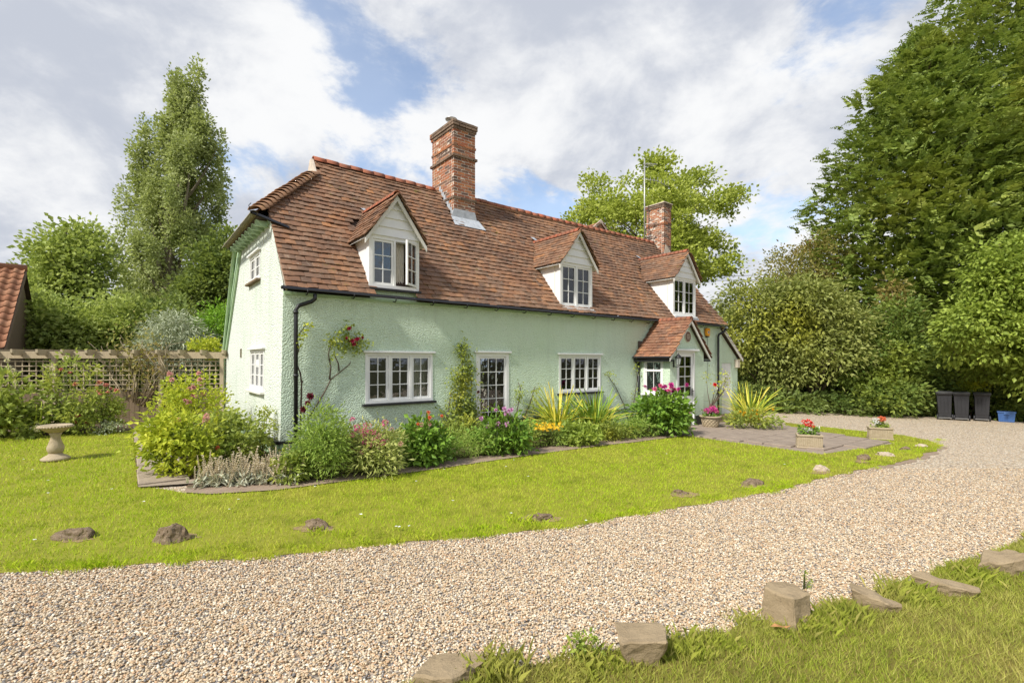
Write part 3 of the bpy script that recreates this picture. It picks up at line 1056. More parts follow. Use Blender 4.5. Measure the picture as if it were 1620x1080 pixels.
window(f_front, *W1, 3, 2, 3, curt=[(0.0, 0.10), (0.72, 1.0)], label='wide three-light window nearest the gable, black sill')
window(f_front, *W2, 3, 2, 3, curt=[(0.0, 0.08), (0.75, 1.0)], label='three-light window behind the spiky clump')
window(f_gable, *G1, 3, 2, 3, curt=[(0.0, 0.25), (0.6, 1.0)], sill='cream', label='lower gable window with a paper notice')
window(f_gable, *G2, 2, 2, 2, curt=[(0.0, 0.5), (0.6, 1.0)], sill='fence', label='upper gable window')
# french window with fifteen panes
fd = window(f_front, *FD, 1, 3, 5, sill=None, curt=[(0.74, 1.0)], fw=0.085, label='tall glazed garden door of fifteen panes')
# paper notice in the lower gable window
pap = empty('paper_notice', hl(0, 0), 0, 'small white paper notice inside the lower gable window', 'notice')
MB().box(2.05, 2.32, 1.66, 1.82, -0.026, -0.023, lambda u, v, w: tuple(hl(LEAN * v - w, u, v) - Vector(HC) + Vector((0, 0, 0)))).build('sheet', M['paper'], pap)
pap.location = HC

# ---- roof boarding under the tiles: front slope, rear catslide, half hip
HT, HS = 1.30, 2.35                          # top of the hip line on the front slope
HB = (-0.10, 1.20)                           # its foot: t and depth
hz0, hz1 = roof_z(1.20), roof_z(HS)
rear_s = lambda z: RS + (RZ - z) / 1.24
mb = MB()
e = 0.045
A = [(0.06, 0.003, roof_z(0) - e), (WL + .05, 0.003, roof_z(0) - e), (WL + .05, RS, RZ - e), (HT + .1, RS, RZ - e), (HT + .1, HS, hz1 - e), (0.10, 1.20, hz0 - e)]
mb.add(A, [(0, 1, 2, 3, 4, 5)])
B = [(0.02, 6.45, 1.98), (WL + .05, 6.45, 1.98), (WL + .05, RS, RZ - e), (HT + .1, RS, RZ - e), (HT + .1, rear_s(hz1), hz1 - e), (0.10, 4.30, hz0 - e)]
mb.add(B, [(0, 5, 4, 3, 2, 1)])
mb.add([(-0.16, 1.15, hz0 - e - .06), (-0.16, 4.35, hz0 - e - .06), (HT + .1, rear_s(hz1), hz1 - e), (HT + .1, HS, hz1 - e)], [(0, 1, 2, 3)])
mb.add([(-0.16, 1.15, hz0 - e - .06), (-0.16, 4.35, hz0 - e - .06), (0.12, 4.30, hz0 - .12), (0.12, 1.20, hz0 - .12)], [(0, 3, 2, 1)])
mb.add([(HT + .1, HS, hz1 - e), (HT + .1, rear_s(hz1), hz1 - e), (HT + .1, RS, RZ - e)], [(0, 1, 2)])
roof = mb.build('roof', M['deck'], cottage)

# ---- clay tiles
TW, GAUGE, TL = 0.185, 0.152, 0.235


def tile_verts(w=TW - 0.003, l=TL, th=0.020, camber=0.0035, lift=0.040):
    """cambered plain tile, lower edge at y=0"""
    xs = (-w / 2, 0, w / 2)
    V = []
    for y, lf_ in ((0.0, lift), (l, 0.002)):
        for x in xs: V.append((x, y, lf_ + (camber if x == 0 else 0)))
    for x in xs: V.append((x, 0.0, lift - th + (camber if x == 0 else 0)))
    for x in (xs[0], xs[2]): V.append((x, l, 0.002 - th))
    F = [(0, 1, 4, 3), (1, 2, 5, 4), (6, 7, 1, 0), (7, 8, 2, 1), (9, 6, 0, 3), (8, 10, 5, 2)]
    return np.array(V), F


TV, TF = tile_verts()
tile_variants = []
for k in range(6):
    rv = np.random.default_rng(k)
    V = TV.copy()
    V[:, :2] += rv.normal(0, 0.003, (len(V), 2))
    V[:, 2] += rv.normal(0, 0.0015, len(V))
    me = bpy.data.meshes.new('tile')
    me.from_pydata(V.tolist(), [], TF)
    me.materials.append(M['tile'])
    tile_variants.append(me)


def lay(places, mat, parent, name='tile_courses', tv=None):
    """join tiles given as 4x4 matrices into one mesh"""
    tv = TV if tv is None else tv
    V = np.concatenate([(np.c_[tv + np.random.default_rng(i).normal(0, 0.002, tv.shape), np.ones(len(tv))] @ np.array(m).T)[:, :3] for i, m in enumerate(places)])
    n = len(tv)
    F = np.concatenate([np.array(TF) + i * n for i in range(len(places))])
    o = obj(name, np_mesh(name, V, F, mat), parent)
    o['kind'] = 'stuff'
    return o


def frame(o, x, y, z):
    m = Matrix.Identity(4)
    for i, a in enumerate((x, y, z)):
        for r in range(3): m[r][i] = a[r]
    for r in range(3): m[r][3] = o[r]
    return m


rnd = random.Random(11)
nrm = Vector((0, -rdir.z, rdir.y))
single, joined = [], []
CH1 = (4.86, 5.56, 1.98, 3.18)
CH2 = (14.95, 15.45, 2.25, 3.10)


def in_dormer(t, s, z):
    for d in DORM:
        if d['t0'] + 0.07 < t < d['t1'] - 0.07:
            top = d['za'] + 0.05 - abs(t - (d['t0'] + d['t1']) / 2) * 1.0
            if (d['zs'] - 0.05 if not d['cut'] else -9) < z < min(top, d['za']): return True
    return False


nrow = int(RLEN / GAUGE) + 1
for j in range(nrow):
    v = j * GAUGE + rnd.uniform(-.004, .004)
    if v > RLEN - 0.06: break
    off = (j % 2) * TW / 2
    i = 0
    while True:
        half = (j % 2 == 1 and i == 0)
        t = 0.06 + (i + 0.5) * TW - off if not half else 0.06 + TW * .25
        i += 1
        if t > WL + 0.04: break
        s_, z_ = ES + rdir.y * v, EZ + rdir.z * v
        # hip boundary
        if z_ > hz0:
            tb = HB[0] + (HT - HB[0]) * (z_ - hz0) / (hz1 - hz0)
            if z_ > hz1: tb = HT
            if t < tb + 0.06: continue
        else:
            if t < LEAN * z_ - 0.03: continue
        if in_dormer(t, s_, z_ + 0.05): continue
        if CH1[0] - .02 < t < CH1[1] + .02 and CH1[2] + .02 < s_ + .1: continue
        if CH2[0] - .02 < t < CH2[1] + .1 and CH2[2] + .02 < s_ + .1: continue
        sag = -0.05 * math.sin(math.pi * min(max((t - 1.3) / 14, 0), 1)) * v / RLEN
        sag += 0.018 * mnoise.noise(Vector((t * 0.6, v * 0.9, 3.3))) + (0.03 * math.exp(-v / 0.5) * 0.6)
        pos = Vector((t + rnd.uniform(-.004, .004), s_, z_)) + nrm * (0.012 + sag + rnd.uniform(0, .010)) + rdir * (rnd.uniform(-.010, .010) - (.03 if rnd.random() < .02 else 0))
        a = rnd.gauss(0, 0.018)
        x = Vector((math.cos(a), 0, 0)) + rdir * math.sin(a)
        y = rdir * math.cos(a) - Vector((math.sin(a), 0, 0))
        y = (y + nrm * rnd.gauss(0, 0.02)).normalized()
        x = (x + nrm * rnd.gauss(0, 0.015)); x = (x - y * x.dot(y)).normalized()
        m = frame(pos, x, y, x.cross(y))
        if half: m = m @ Matrix.Diagonal((.5, 1, 1, 1))
        w = hl(pos.x, pos.y, pos.z)
        dist = (w - Vector((0, 0, 1.8))).length
        joined.append((dist, m))
joined.sort(key=lambda q: q[0])
for k, (d, m) in enumerate(joined[:290]):
    o = obj('tile', tile_variants[k % 6], roof)
    o.matrix_local = m
lay([m for d, m in joined[290:]], M['tile'], roof)

# tiles of the half hip and of the rear slope near the verge
hd = Vector((HT + 0.16, 0, hz1 - hz0 + .06)); hlen = hd.length; hd.normalize()
hn = Vector((-hd.z, 0, hd.x))
pl = []
for j in range(int(hlen / GAUGE)):
    v = j * GAUGE
    p = Vector((-0.18, 0, hz0 - 0.06)) + hd * v
    f = v / hlen
    s0 = 1.15 + (HS - 1.15) * f; s1 = 4.35 + (rear_s(hz1) - 4.35) * f
    n = int((s1 - s0) / TW)
    for i in range(n):
        q = Vector((p.x, s0 + (i + .5 + .5 * (j % 2)) * TW, p.z))
        if q.y > s1: continue
        pl.append(frame(q + hn * 0.01, Vector((0, -1, 0)), hd, hn))
rd = Vector((0, -(1 / 1.24), 1)).normalized()
rn = Vector((0, rd.z, -rd.y))
rl = (RZ - 1.98) / rd.z
for j in range(int(rl / GAUGE)):
    v = j * GAUGE
    p = Vector((0, 6.5, 1.95)) + rd * v
    z_ = p.z
    tb = 0.05 if z_ < hz0 else HB[0] + (HT - HB[0]) * (z_ - hz0) / (hz1 - hz0)
    for i in range(int((WL - tb) / TW)):
        q = Vector((tb + (i + .5 * (j % 2)) * TW + .08, p.y, p.z))
        pl.append(frame(q + rn * 0.01, Vector((-1, 0, 0)), rd, rn))
lay(pl, M['tile'], roof)

# half-round ridge tiles, one by one
mb = MB()
n = 9
prof = [(0.13 * math.cos(math.pi * k / (n - 1)), 0.13 * math.sin(math.pi * k / (n - 1))) for k in range(n)]
V, F = [], []
for x in (0.0, 0.296):
    for (a, b) in prof: V.append((x, a, b))
    for (a, b) in prof: V.append((x, a * 0.86, b * 0.86))
for k in range(n - 1):
    F += [(k, k + 1, 2 * n + k + 1, 2 * n + k), (n + k, 3 * n + k, 3 * n + k + 1, n + k + 1), (k, n + k, n + k + 1, k + 1), (2 * n + k, 2 * n + k + 1, 3 * n + k + 1, 3 * n + k)]
ridge_me = mb.add(V, F, True).mesh('ridge_tile', M['ridge'])
t = HT + 0.06
while t < WL - 0.1:
    if not (CH1[0] - 0.25 < t < CH1[1] or CH2[0] - .28 < t < CH2[1]):
        sag = -0.05 * math.sin(math.pi * (t - 1.3) / 14)
        obj('ridge_tile', ridge_me, roof, (t, RS, RZ - 0.035 + sag + rnd.uniform(-.008, .008)), (rnd.uniform(-.03, .03), rnd.uniform(-.025, .025), rnd.uniform(-.015, .015)))
    t += 0.30
MB().tube([(HT + .08, RS - 0.07, RZ - 0.10), (WL + .03, RS - 0.07, RZ - 0.10)], 0.05, 6).build('ridge_mortar', M['bonnet'], roof)
# gablet end under the ridge
MB().prism([(HS - .02, hz1 - .02), (2 * RS - HS + .02, hz1 - .02), (RS + .07, RZ), (RS - .07, RZ)], lambda u, v, w: (HT + .06 - w, u, v), 0, 0.05).build('gablet', M['mortar'], roof)
# bonnet tiles down the hip
bd = Vector((HB[0] - HT, 1.17 - HS, hz0 - hz1))
bl = bd.length
bx = bd.normalized()
bz = (nrm + hn).normalized(); by = bz.cross(bx).normalized(); bz = bx.cross(by)
V, F = [], []
n = 8
for (yy, rr, dz) in ((0, 0.105, 0), (0.30, 0.145, 0.0)):
    for k in range(n):
        a = math.pi * (0.04 + 0.92 * k / (n - 1))
        V.append((yy, rr * math.cos(a) * 1.15, rr * math.sin(a) * 0.72 - 0.045))
    for k in range(n):
        a = math.pi * (0.04 + 0.92 * k / (n - 1))
        V.append((yy, (rr - .018) * math.cos(a) * 1.15, (rr - .018) * math.sin(a) * 0.72 - 0.045))
for k in range(n - 1):
    F += [(k, k + 1, 2 * n + k + 1, 2 * n + k), (n + k, 3 * n + k, 3 * n + k + 1, n + k + 1), (2 * n + k, 2 * n + k + 1, 3 * n + k + 1, 3 * n + k)]
bon_me = MB().add(V, F, True).mesh('bonnet_tile', M['bonnet'])
nb = 17
for k in range(nb):
    p = Vector((HT, HS, hz1)) + bx * (bl * (k - 0.3) / nb) + bz * 0.035
    tilt = Matrix.Rotation(-0.24 + rnd.uniform(-.03, .03), 4, 'Y') @ Matrix.Rotation(rnd.uniform(-.06, .06), 4, 'X')
    o = obj('bonnet_tile', bon_me, roof)
    o.matrix_local = frame(p, bx, by, bz) @ tilt
# and the far hip, seen only from the side
bd2 = Vector((HB[0] - HT, 4.38 - rear_s(hz1), hz0 - hz1))
MB().tube([Vector((HT, rear_s(hz1), hz1)), Vector((HT, rear_s(hz1), hz1)) + bd2], 0.10, 8).build('hip_roll', M['bonnet'], roof)
# verge mortar of the front slope
MB().tube([(LEAN * 3.05 + .02, ES + .02, EZ - .01), (LEAN * hz0 + 0.02, 1.20, hz0 - .02)], 0.022, 5).build('verge_mortar', M['mortar'], roof)
# half hip eaves: green rafter feet, gutter and the green barge board of the rear slope
for k in range(9):
    s_ = 1.3 + k * 0.365
    MB().box(-0.16, 0.10, s_, s_ + 0.07, hz0 - 0.26, hz0 - 0.14).build('rafter_foot', M['greenpaint'], roof, 0.01)
MB().box(0.055, 0.10, 1.18, 4.34, hz0 - 0.22, hz0 - 0.10).build('soffit_board', M['greenpaint'], roof)
gut = MB()
gut.tube([(-0.25, 0.92, hz0 - 0.13), (-0.25, 4.5, hz0 - 0.17)], 0.068, 10, half=True)
gut.tube([(-0.25, 0.92, hz0 - 0.135), (-0.25, 4.5, hz0 - 0.175)], 0.062, 10, half=True)
for s_ in (1.9, 2.9, 3.9): gut.tube([(-0.25, s_, hz0 - .15), (-0.25, s_ + .06, hz0 - .15)], 0.075, 10, half=True)
gut.build('hip_gutter', M['gutter_old'], cottage)
gt = MB()
gt.tube([(-0.30, 1.0, hz0 - 0.10), (0.36, 0.86, hz0 - 0.33)], 0.05, 8, half=True)
gt.tube([(-0.30, 1.0, hz0 - 0.105), (0.36, 0.86, hz0 - 0.335)], 0.046, 8, half=True)
gt.tube([(-0.3, 0.98, hz0 - .1), (-0.33, 0.98, hz0 + .03), (-0.29, .98, hz0 + .08)], 0.008, 5)
gt.build('spout_gutter', M['black'], cottage)
MB().prism([(4.25, 4.78), (4.45, 4.62), (6.5, 1.98), (6.5, 1.78), (6.32, 1.74), (4.2, 4.48)], f_gable, 0.003, 0.05).build('barge_board', M['greenpaint'], cottage)
gp = MB(); gp.tube([(-0.10, 4.36, hz0 - .2), (-0.06, 4.40, 4.5), (-0.03, 6.2, 2.15), (-0.05, 6.26, 1.9), (-0.05, 6.26, -0.2)], 0.042, 8)
gp.build('downpipe', M['greenpaint'], cottage)

# ---- eaves gutter in black with brackets, and the downpipes
def gutter(parent, a, b, r=0.055, name='gutter', nbr=0):
    g = MB()
    a, b = Vector(a), Vector(b)
    g.tube([a, b], r, 10, half=True); g.tube([a + Vector((0, 0, .003)), b + Vector((0, 0, .003))], r * 0.93, 10, half=True)
    o = g.build(name, M['black'], parent)
    for k in range(nbr):
        p = a.lerp(b, (k + 0.5) / nbr)
        MB().tube([p + Vector((0, -r, .01)), p + Vector((0, -r * .5, -r * 1.1)), p + Vector((0, .02, -r * 1.35)), p + Vector((0, 0.10, -r * 1.0))], 0.012, 5).build('bracket', M['black'], o)
    return o


gutter(cottage, (-0.02, -0.21, 3.07), (6.0, -0.21, 3.045), nbr=7)
gutter(cottage, (6.0, -0.21, 3.045), (11.0, -0.21, 3.035), nbr=6)
gutter(cottage, (11.9, -0.21, 3.05), (WL + .05, -0.21, 3.03), nbr=3)
MB().box(0.06, WL, -0.045, -0.006, 3.0, 3.045).build('eaves_board', M['greenpaint'], cottage)
mb = MB(); mb.tube([(0.55, -0.21, 3.02), (0.55, -0.21, 2.93), (0.50, -0.17, 2.88), (0.30, -0.09, 2.80), (0.25, -0.085, 2.72), (0.25, -0.085, 0.35)], 0.037, 10)
dp = mb.build('downpipe', M['black'], cottage)
for z_ in (2.65, 1.5, 0.45): MB().tube([(0.25, -0.085, z_), (0.25, -0.085, z_ + .05)], 0.047, 10).build('pipe_collar', M['black'], dp)
mb = MB(); mb.tube([(15.2, -0.21, 3.0), (15.2, -0.21, 2.92), (15.12, -0.16, 2.84), (14.95, -0.10, 2.76), (14.92, -0.085, 2.68), (14.92, -0.085, -0.3)], 0.04, 10)
mb.build('downpipe', M['black'], cottage)

# ---- chimneys of single bricks
def chimney(c, z0, z1, bands, slope_z, label):
    t0, t1, s0, s1 = c
    core = MB().box(t0 + .002, t1 - .002, s0 + .002, s1 - .002, z0, z1 - .01).build('chimney', M['mortar'], cottage)
    core['label'] = label
    rest = []
    BL, BH, BW, J = 0.215, 0.062, 0.1025, 0.015
    rows = int((z1 - z0) / (BH + J))
    hd_ = z1 - rows * (BH + J)
    brick_me = {}

    def bm_(l, w, seed, mk):
        key = (round(l, 3), round(w, 3), seed, mk)
        if key not in brick_me:
            q = random.Random(seed + int(l * 1000))
            j = lambda: q.uniform(-.003, .003)
            me = MB().add([(x + j(), y + j(), z + j()) for z in (-BH / 2, BH / 2) for x, y in ((-l / 2, -w / 2), (l / 2, -w / 2), (l / 2, w / 2), (-l / 2, w / 2))],
                          [(0, 3, 2, 1), (4, 5, 6, 7), (0, 1, 5, 4), (1, 2, 6, 5), (2, 3, 7, 6), (3, 0, 4, 7)]).mesh('brick', M[mk])
            brick_me[key] = me
        return brick_me[key]
    cnt = 0
    for r in range(rows):
        z = hd_ + r * (BH + J) + BH / 2
        ex = 0.0
        for b0, b1, e_ in bands:
            if b0 <= z1 - z < b1: ex = e_
        for side in range(4):
            a0, a1 = (t0 - ex, t1 + ex) if side in (0, 2) else (s0 - ex, s1 + ex)
            Lr = a1 - a0
            n = max(1, round(Lr / (BL + J)))
            bl_ = Lr / n
            segs = []
            if r % 2 == 0:
                segs = [(a0 + i * bl_, a0 + (i + 1) * bl_) for i in range(n)]
            else:
                segs = [(a0, a0 + bl_ / 2)] + [(a0 + (i + .5) * bl_, a0 + (i + 1.5) * bl_) for i in range(n - 1)] + [(a1 - bl_ / 2, a1)]
            if side in (0, 2):
                segs[0] = (segs[0][0] - J / 2, segs[0][1]); segs[-1] = (segs[-1][0], segs[-1][1] + J / 2)
            for (p, q) in segs:
                l = q - p - J
                mid = (p + q) / 2
                if side == 0: loc = (mid, s0 - ex + BW / 2, z); sz = (l, BW); rz = 0
                elif side == 2: loc = (mid, s1 + ex - BW / 2, z); sz = (l, BW); rz = 0
                elif side == 1: loc = (t1 + ex - BW / 2, mid, z); sz = (l - (.012 if ex == 0 else 0), BW); rz = math.pi / 2
                else: loc = (t0 - ex + BW / 2, mid, z); sz = (l, BW); rz = math.pi / 2
                # keep the corners from sharing faces
                if side in (1, 3):
                    if p == segs[0][0]: loc = (loc[0], loc[1] + BW / 2 + .004, z); sz = (sz[0] - BW - .008, BW)
                    if q == segs[-1][1]: loc = (loc[0], loc[1] - BW / 2 - .004, z); sz = (sz[0] - BW - .008, BW)
                    if sz[0] < 0.03: continue
                if z < slope_z(loc[1]) - 0.08: continue
                jl = (loc[0] + rnd.uniform(-.002, .002), loc[1] + rnd.uniform(-.002, .002), z)
                if side in (0, 3) and cnt < 290:
                    obj('brick', bm_(sz[0], sz[1], rnd.randrange(3), 'brick_dark' if ex > .025 or z > z1 - .16 else 'brick'), core, jl, (0, 0, rz)); cnt += 1
                else:
                    rest.append((jl, sz, rz))
    mb_ = MB()
    for (x, y, z), (l, w), rz in rest:
        if rz: l, w = w, l
        mb_.box(x - l / 2, x + l / 2, y - w / 2, y + w / 2, z - BH / 2, z + BH / 2)
    o = mb_.build('brickwork', M['brick'], core)
    o['kind'] = 'stuff'
    return core


ch1 = chimney(CH1, roof_z(1.95) - 0.25, 8.40, [(-1, 0.15, 0.055), (0.15, 0.225, 0.03), (0.60, 0.68, 0.02), (0.90, 0.98, 0.05), (2.12, 2.20, 0.03)], lambda s: roof_z(s) if s < RS else RZ - (s - RS) * 1.24, 'tall red brick chimney with projecting bands')
MB().lathe([(0.0, 0), (0.10, 0), (0.10, 0.10), (0.05, 0.11), (0.05, 0.15), (0.16, 0.17), (0.17, 0.19), (0.10, 0.22), (0.0, 0.225)], 20, (5.0, 2.35, 8.385)).build('cowl', M['metal'], ch1)
# lead flashing: apron and stepped soaker
fl = MB()
u0, u1 = CH1[0] - .10, CH1[1] + .06
fl.prism([(u0, roof_z(1.98) - .02), (u1, roof_z(1.98) - .02), (u1 - .08, roof_z(1.98) + .26), (u0 + .09, roof_z(1.98) + .26)], lambda u, v, w: (u, CH1[2] - 0.012 - w, v), 0, 0.008)
q = [(u0 - .02, 1.72), (u1 + .14, 1.72), (u1 + .05, 1.97), (u0, 1.97)]
fl.add([(a, b, roof_z(b) + 0.062) for a, b in q], [(0, 1, 2, 3)])
for k in range(9):
    s_ = 1.98 + k * 0.085
    fl.box(CH1[0] - .016, CH1[0] - .008, s_, s_ + 0.10, roof_z(s_) - .05, roof_z(s_) + 0.22)
fl.build('flashing', M['lead'], ch1)
ch2 = chimney(CH2, roof_z(2.2) - 0.2, 8.20, [(-1, 0.15, 0.03), (0.75, 0.83, 0.02)], lambda s: roof_z(s) if s < RS else RZ - (s - RS) * 1.24, 'shorter brick chimney at the far gable')
MB().box(CH2[0] - .05, CH2[1] + .05, CH2[2] - .05, CH2[3] + .05, 8.20, 8.235).build('capping', M['mortar'], ch2)
MB().prism([(CH2[0] - .05, roof_z(2.24)), (CH2[1], roof_z(2.24)), (CH2[1] - .1, roof_z(2.24) + .28), (CH2[0] + .1, roof_z(2.24) + .5)], lambda u, v, w: (u, CH2[2] - .012 - w, v), 0, 0.01).build('flashing', M['mortar'], ch2)

# ---- dormers
def dormer(d, idx):
    t0, t1, zs, ze, za = d['t0'], d['t1'], d['zs'], d['ze'], d['za']
    tc = (t0 + t1) / 2
    sb = roof_s(ze) + 0.12
    mb = MB()
    zb = zs - 0.10
    for (a, b) in ((t0, t0 + 0.05), (t1 - 0.05, t1)):
        V = [(a, -0.02, zb), (a, -0.02, ze), (a, sb, ze), (a, roof_s(zb) + 0.16, zb), (b, -0.02, zb), (b, -0.02, ze), (b, sb, ze), (b, roof_s(zb) + 0.16, zb)]
        mb.add(V, [(0, 1, 2, 3), (7, 6, 5, 4), (0, 4, 5, 1), (1, 5, 6, 2), (2, 6, 7, 3), (3, 7, 4, 0)])
    o = mb.build('dormer', M['white'], cottage)
    o['label'] = ['dormer with one casement standing open', 'middle dormer with closed casements', 'dormer above the porch'][idx]
    # weatherboards of the little gable, each one a board
    half = (t1 - t0) / 2 + 0.05
    n = 4
    zr0 = ze - 0.02
    zr1 = za - 0.06
    for k in range(n):
        z_a = zr0 + (zr1 - zr0) * k / n
        z_b = zr0 + (zr1 - zr0) * (k + 1) / n
        ha = half * (za - z_a) / (za - zr0); hb = half * (za - z_b) / (za - zr0)
        V = [(tc - ha, -0.075, z_a), (tc + ha, -0.075, z_a), (tc + hb, -0.045, z_b), (tc - hb, -0.045, z_b),
             (tc - ha, -0.02, z_a), (tc + ha, -0.02, z_a), (tc + hb, -0.02, z_b), (tc - hb, -0.02, z_b)]
        MB().add(V, [(0, 1, 2, 3), (7, 6, 5, 4), (0, 4, 5, 1), (1, 5, 6, 2), (2, 6, 7, 3), (3, 7, 4, 0)]).build('weatherboard', M['white'], o)
    oh = 0.09
    pitch = (za - ze) / ((t1 - t0) / 2 + 0.02)
    fe = half + oh                      # half width at the eaves of the little roof
    zt = za + 0.06
    zeave = zt - pitch * fe
    L_ = math.hypot(fe, pitch * fe)
    for sg in (-1, 1):
        # barge board
        V = [(tc, -0.165, zt - .03), (tc + sg * fe, -0.165, zeave - .03), (tc + sg * fe, -0.165, zeave - .13), (tc, -0.165, zt - .15)]
        V += [(x, y + 0.03, z) for x, y, z in V]
        MB().add(V, [(0, 1, 2, 3), (7, 6, 5, 4), (0, 4, 5, 1), (1, 5, 6, 2), (2, 6, 7, 3), (3, 7, 4, 0)]).build('barge_board', M['cream'], o)
        # soffit / roof boarding
        V = [(tc, -0.16, zt - .03), (tc + sg * fe, -0.16, zeave - .03), (tc + sg * fe, roof_s(zeave) + .05, zeave - .03), (tc, roof_s(zt) + .05, zt - .03)]
        MB().add(V, [(0, 1, 2, 3)]).build('roof_boarding', M['cream'], o)
        ud = Vector((-sg * fe, 0, pitch * fe)).normalized()
        nn = Vector((sg * ud.z, 0, -sg * ud.x * 1.0))
        nn = Vector((sg * abs(ud.z), 0, abs(ud.x)))
        places = []
        g = 0.105
        for j in range(int(L_ / g) + 1):
            v = j * g
            if v > L_ - 0.18: break
            p = Vector((tc + sg * fe, 0, zeave)) + ud * v
            smax = roof_s(p.z) + 0.10
            s_ = -0.20 + (0.04 if j % 2 else 0.0)
            i = 0
            while True:
                q = s_ + (i + .5) * TW - (TW / 2 if j % 2 else 0)
                i += 1
                if q > smax: break
                if q < -0.17: q = -0.13
                yv = (ud + nn * rnd.gauss(0, .025)).normalized()
                xv = Vector((0, -sg, 0)) if sg < 0 else Vector((0, 1, 0))
                xv = Vector((0, 1, 0)) if sg > 0 else Vector((0, -1, 0))
                xv = (xv - yv * xv.dot(yv)).normalized()
                places.append(frame(Vector((p.x, q, p.z)) + nn * rnd.uniform(.004, .012), xv, yv, xv.cross(yv)))
        tv = TV.copy()
        lay(places, M['tile'], o, 'tile_courses', tv)
    # ridge of the dormer
    for k in range(20):
        q = -0.17 + k * 0.16
        if q + 0.05 > roof_s(zt): break
        rt = obj('ridge_tile', ridge_me, o, (tc, q, zt - 0.035), (0, 0, math.pi / 2), (0.58, 0.75, 0.8))
    MB().add([(tc - .06, roof_s(zt) - .05, zt + .07), (tc + .14, roof_s(zt) - .02, zt + .06), (tc + .06, roof_s(zt) + .12, zt + .2), (tc - .12, roof_s(zt) + .08, zt + .18)], [(0, 1, 2, 3)]).build('flashing', M['lead'], o)
    fw_ = lambda u, v, w: (u, -0.03 - w, v)
    window(fw_, t0 - 0.015, t1 + 0.015, zs, ze - .02, 2, 2, 3, sill='black' if d['cut'] else 'white', head=False, curt=[(0.0, 0.2), (0.70, 0.95)] if idx else [(0.52, 0.78)], openr=38 if idx == 0 else None, fw=0.075, sillw=0.0 if idx else 0.02,
           label=['dormer window with its right casement swung open', 'middle dormer window', 'dormer window above the porch'][idx])
    if not d['cut']:
        MB().box(t0 - .03, t1 + .03, -0.16, -0.02, zs - .16, zs - .055).build('apron', M['lead'], o)


for i, d in enumerate(DORM): dormer(d, i)

# ---- porch
PT0, PT1, PS = 10.27, 12.07, -1.17
PC = (PT0 + PT1) / 2
f_pf = lambda u, v, w: (u, PS - w, v)
f_ps = lambda u, v, w: (PT0 - w, u, v)
DOOR = (10.60, 11.56, -0.16, 2.08)
wall_holes('porch', [(PT0, -0.5), (PT1, -0.5), (PT1, 2.02), (PC, 2.98), (PT0, 2.02)], [DOOR], f_pf, 0.12, M['wall'], cottage)['label'] = 'gabled front wall of the entrance porch'
PW = (-0.93, -0.25, 0.80, 1.84)
wall_holes('porch', [(PS, -0.5), (0, -0.5), (0, 2.05), (PS, 2.05)], [PW], f_ps, 0.10, M['wall'], cottage)['label'] = 'side wall of the entrance porch'
f_pr = lambda u, v, w: (PT1 + w, u, v)
PW2 = (-0.95, -0.30, 0.80, 1.84)
wall_holes('porch', [(PS, -0.5), (0, -0.5), (0, 2.05), (PS, 2.05)], [PW2], f_pr, 0.10, M['wall'], cottage)
MB().box(PT0 - .02, PT0 + .33, PS - .03, PS - .003, -0.5, 0.02).build('plinth', M['black'], cottage)
MB().box(11.60, PT1 + .02, PS - .03, PS - .003, -0.5, 0.10).build('plinth', M['black'], cottage)
MB().box(PT0 - .03, PT0 - .003, PS, 0, -0.5, 0.10).build('plinth', M['black'], cottage)
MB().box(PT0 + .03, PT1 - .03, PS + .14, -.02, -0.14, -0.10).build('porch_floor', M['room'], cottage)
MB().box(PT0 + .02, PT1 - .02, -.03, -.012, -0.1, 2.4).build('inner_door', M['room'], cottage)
pw = window(f_ps, *PW, 1, 2, 1, sill='white', head=True, fw=0.05, label='small side window of the porch')
MB().box(PW[0] + .05, PW[1] - .05, 1.47, 1.53, -0.10, 0.008, f_ps).build('transom', M['white'], pw)
window(f_pr, *PW2, 1, 2, 3, sill='white', head=True, fw=0.05)
# porch door: glazed above, panel below
dr = MB()
dz0, dz1 = -0.13, 2.02
f_d = lambda u, v, w: (u, PS - w - (-0.03), v)
dr.box(DOOR[0], DOOR[0] + .06, DOOR[2], DOOR[3], -0.10, 0.012, f_pf); dr.box(DOOR[1] - .06, DOOR[1], DOOR[2], DOOR[3], -0.10, 0.012, f_pf); dr.box(DOOR[0] + .06, DOOR[1] - .06, DOOR[3] - .06, DOOR[3], -0.10, 0.012, f_pf)
door = dr.build('door', M['white'], cottage); door['label'] = 'white half glazed porch door with black handle'
casement(door, f_pf, DOOR[0] + .065, DOOR[1] - .065, 0.62, DOOR[3] - .065, 2, 4, -0.06, 0.10, 0.026)
MB().box(DOOR[0] + .065, DOOR[1] - .065, DOOR[2] + .01, 0.618, -0.06, -0.02, f_pf).build('door_panel', M['white'], door)
MB().box(DOOR[0] + .16, DOOR[1] - .16, 0.0, 0.50, -0.022, -0.012, f_pf).build('raised_panel', M['white'], door, 0.006)
MB().box(DOOR[0] - .12, DOOR[1] + .12, DOOR[3] + .003, DOOR[3] + .06, 0.0, 0.10, f_pf).build('head_board', M['white'], door, 0.01)
hd2 = MB(); hd2.box(DOOR[1] - .135, DOOR[1] - .10, 0.72, 0.95, -0.02, -0.008, f_pf); hd2.tube([f_pf(DOOR[1] - .118, 0.87, -.01), f_pf(DOOR[1] - .118, 0.87, .05), f_pf(DOOR[1] - .23, 0.87, .05)], 0.01, 6)
hd2.build('handle', M['black'], door)
MB().box(DOOR[0] + .02, DOOR[1] + .02, PS - .22, PS - .035, -0.40, -0.155).build('door_step', M['black'], cottage, 0.01)
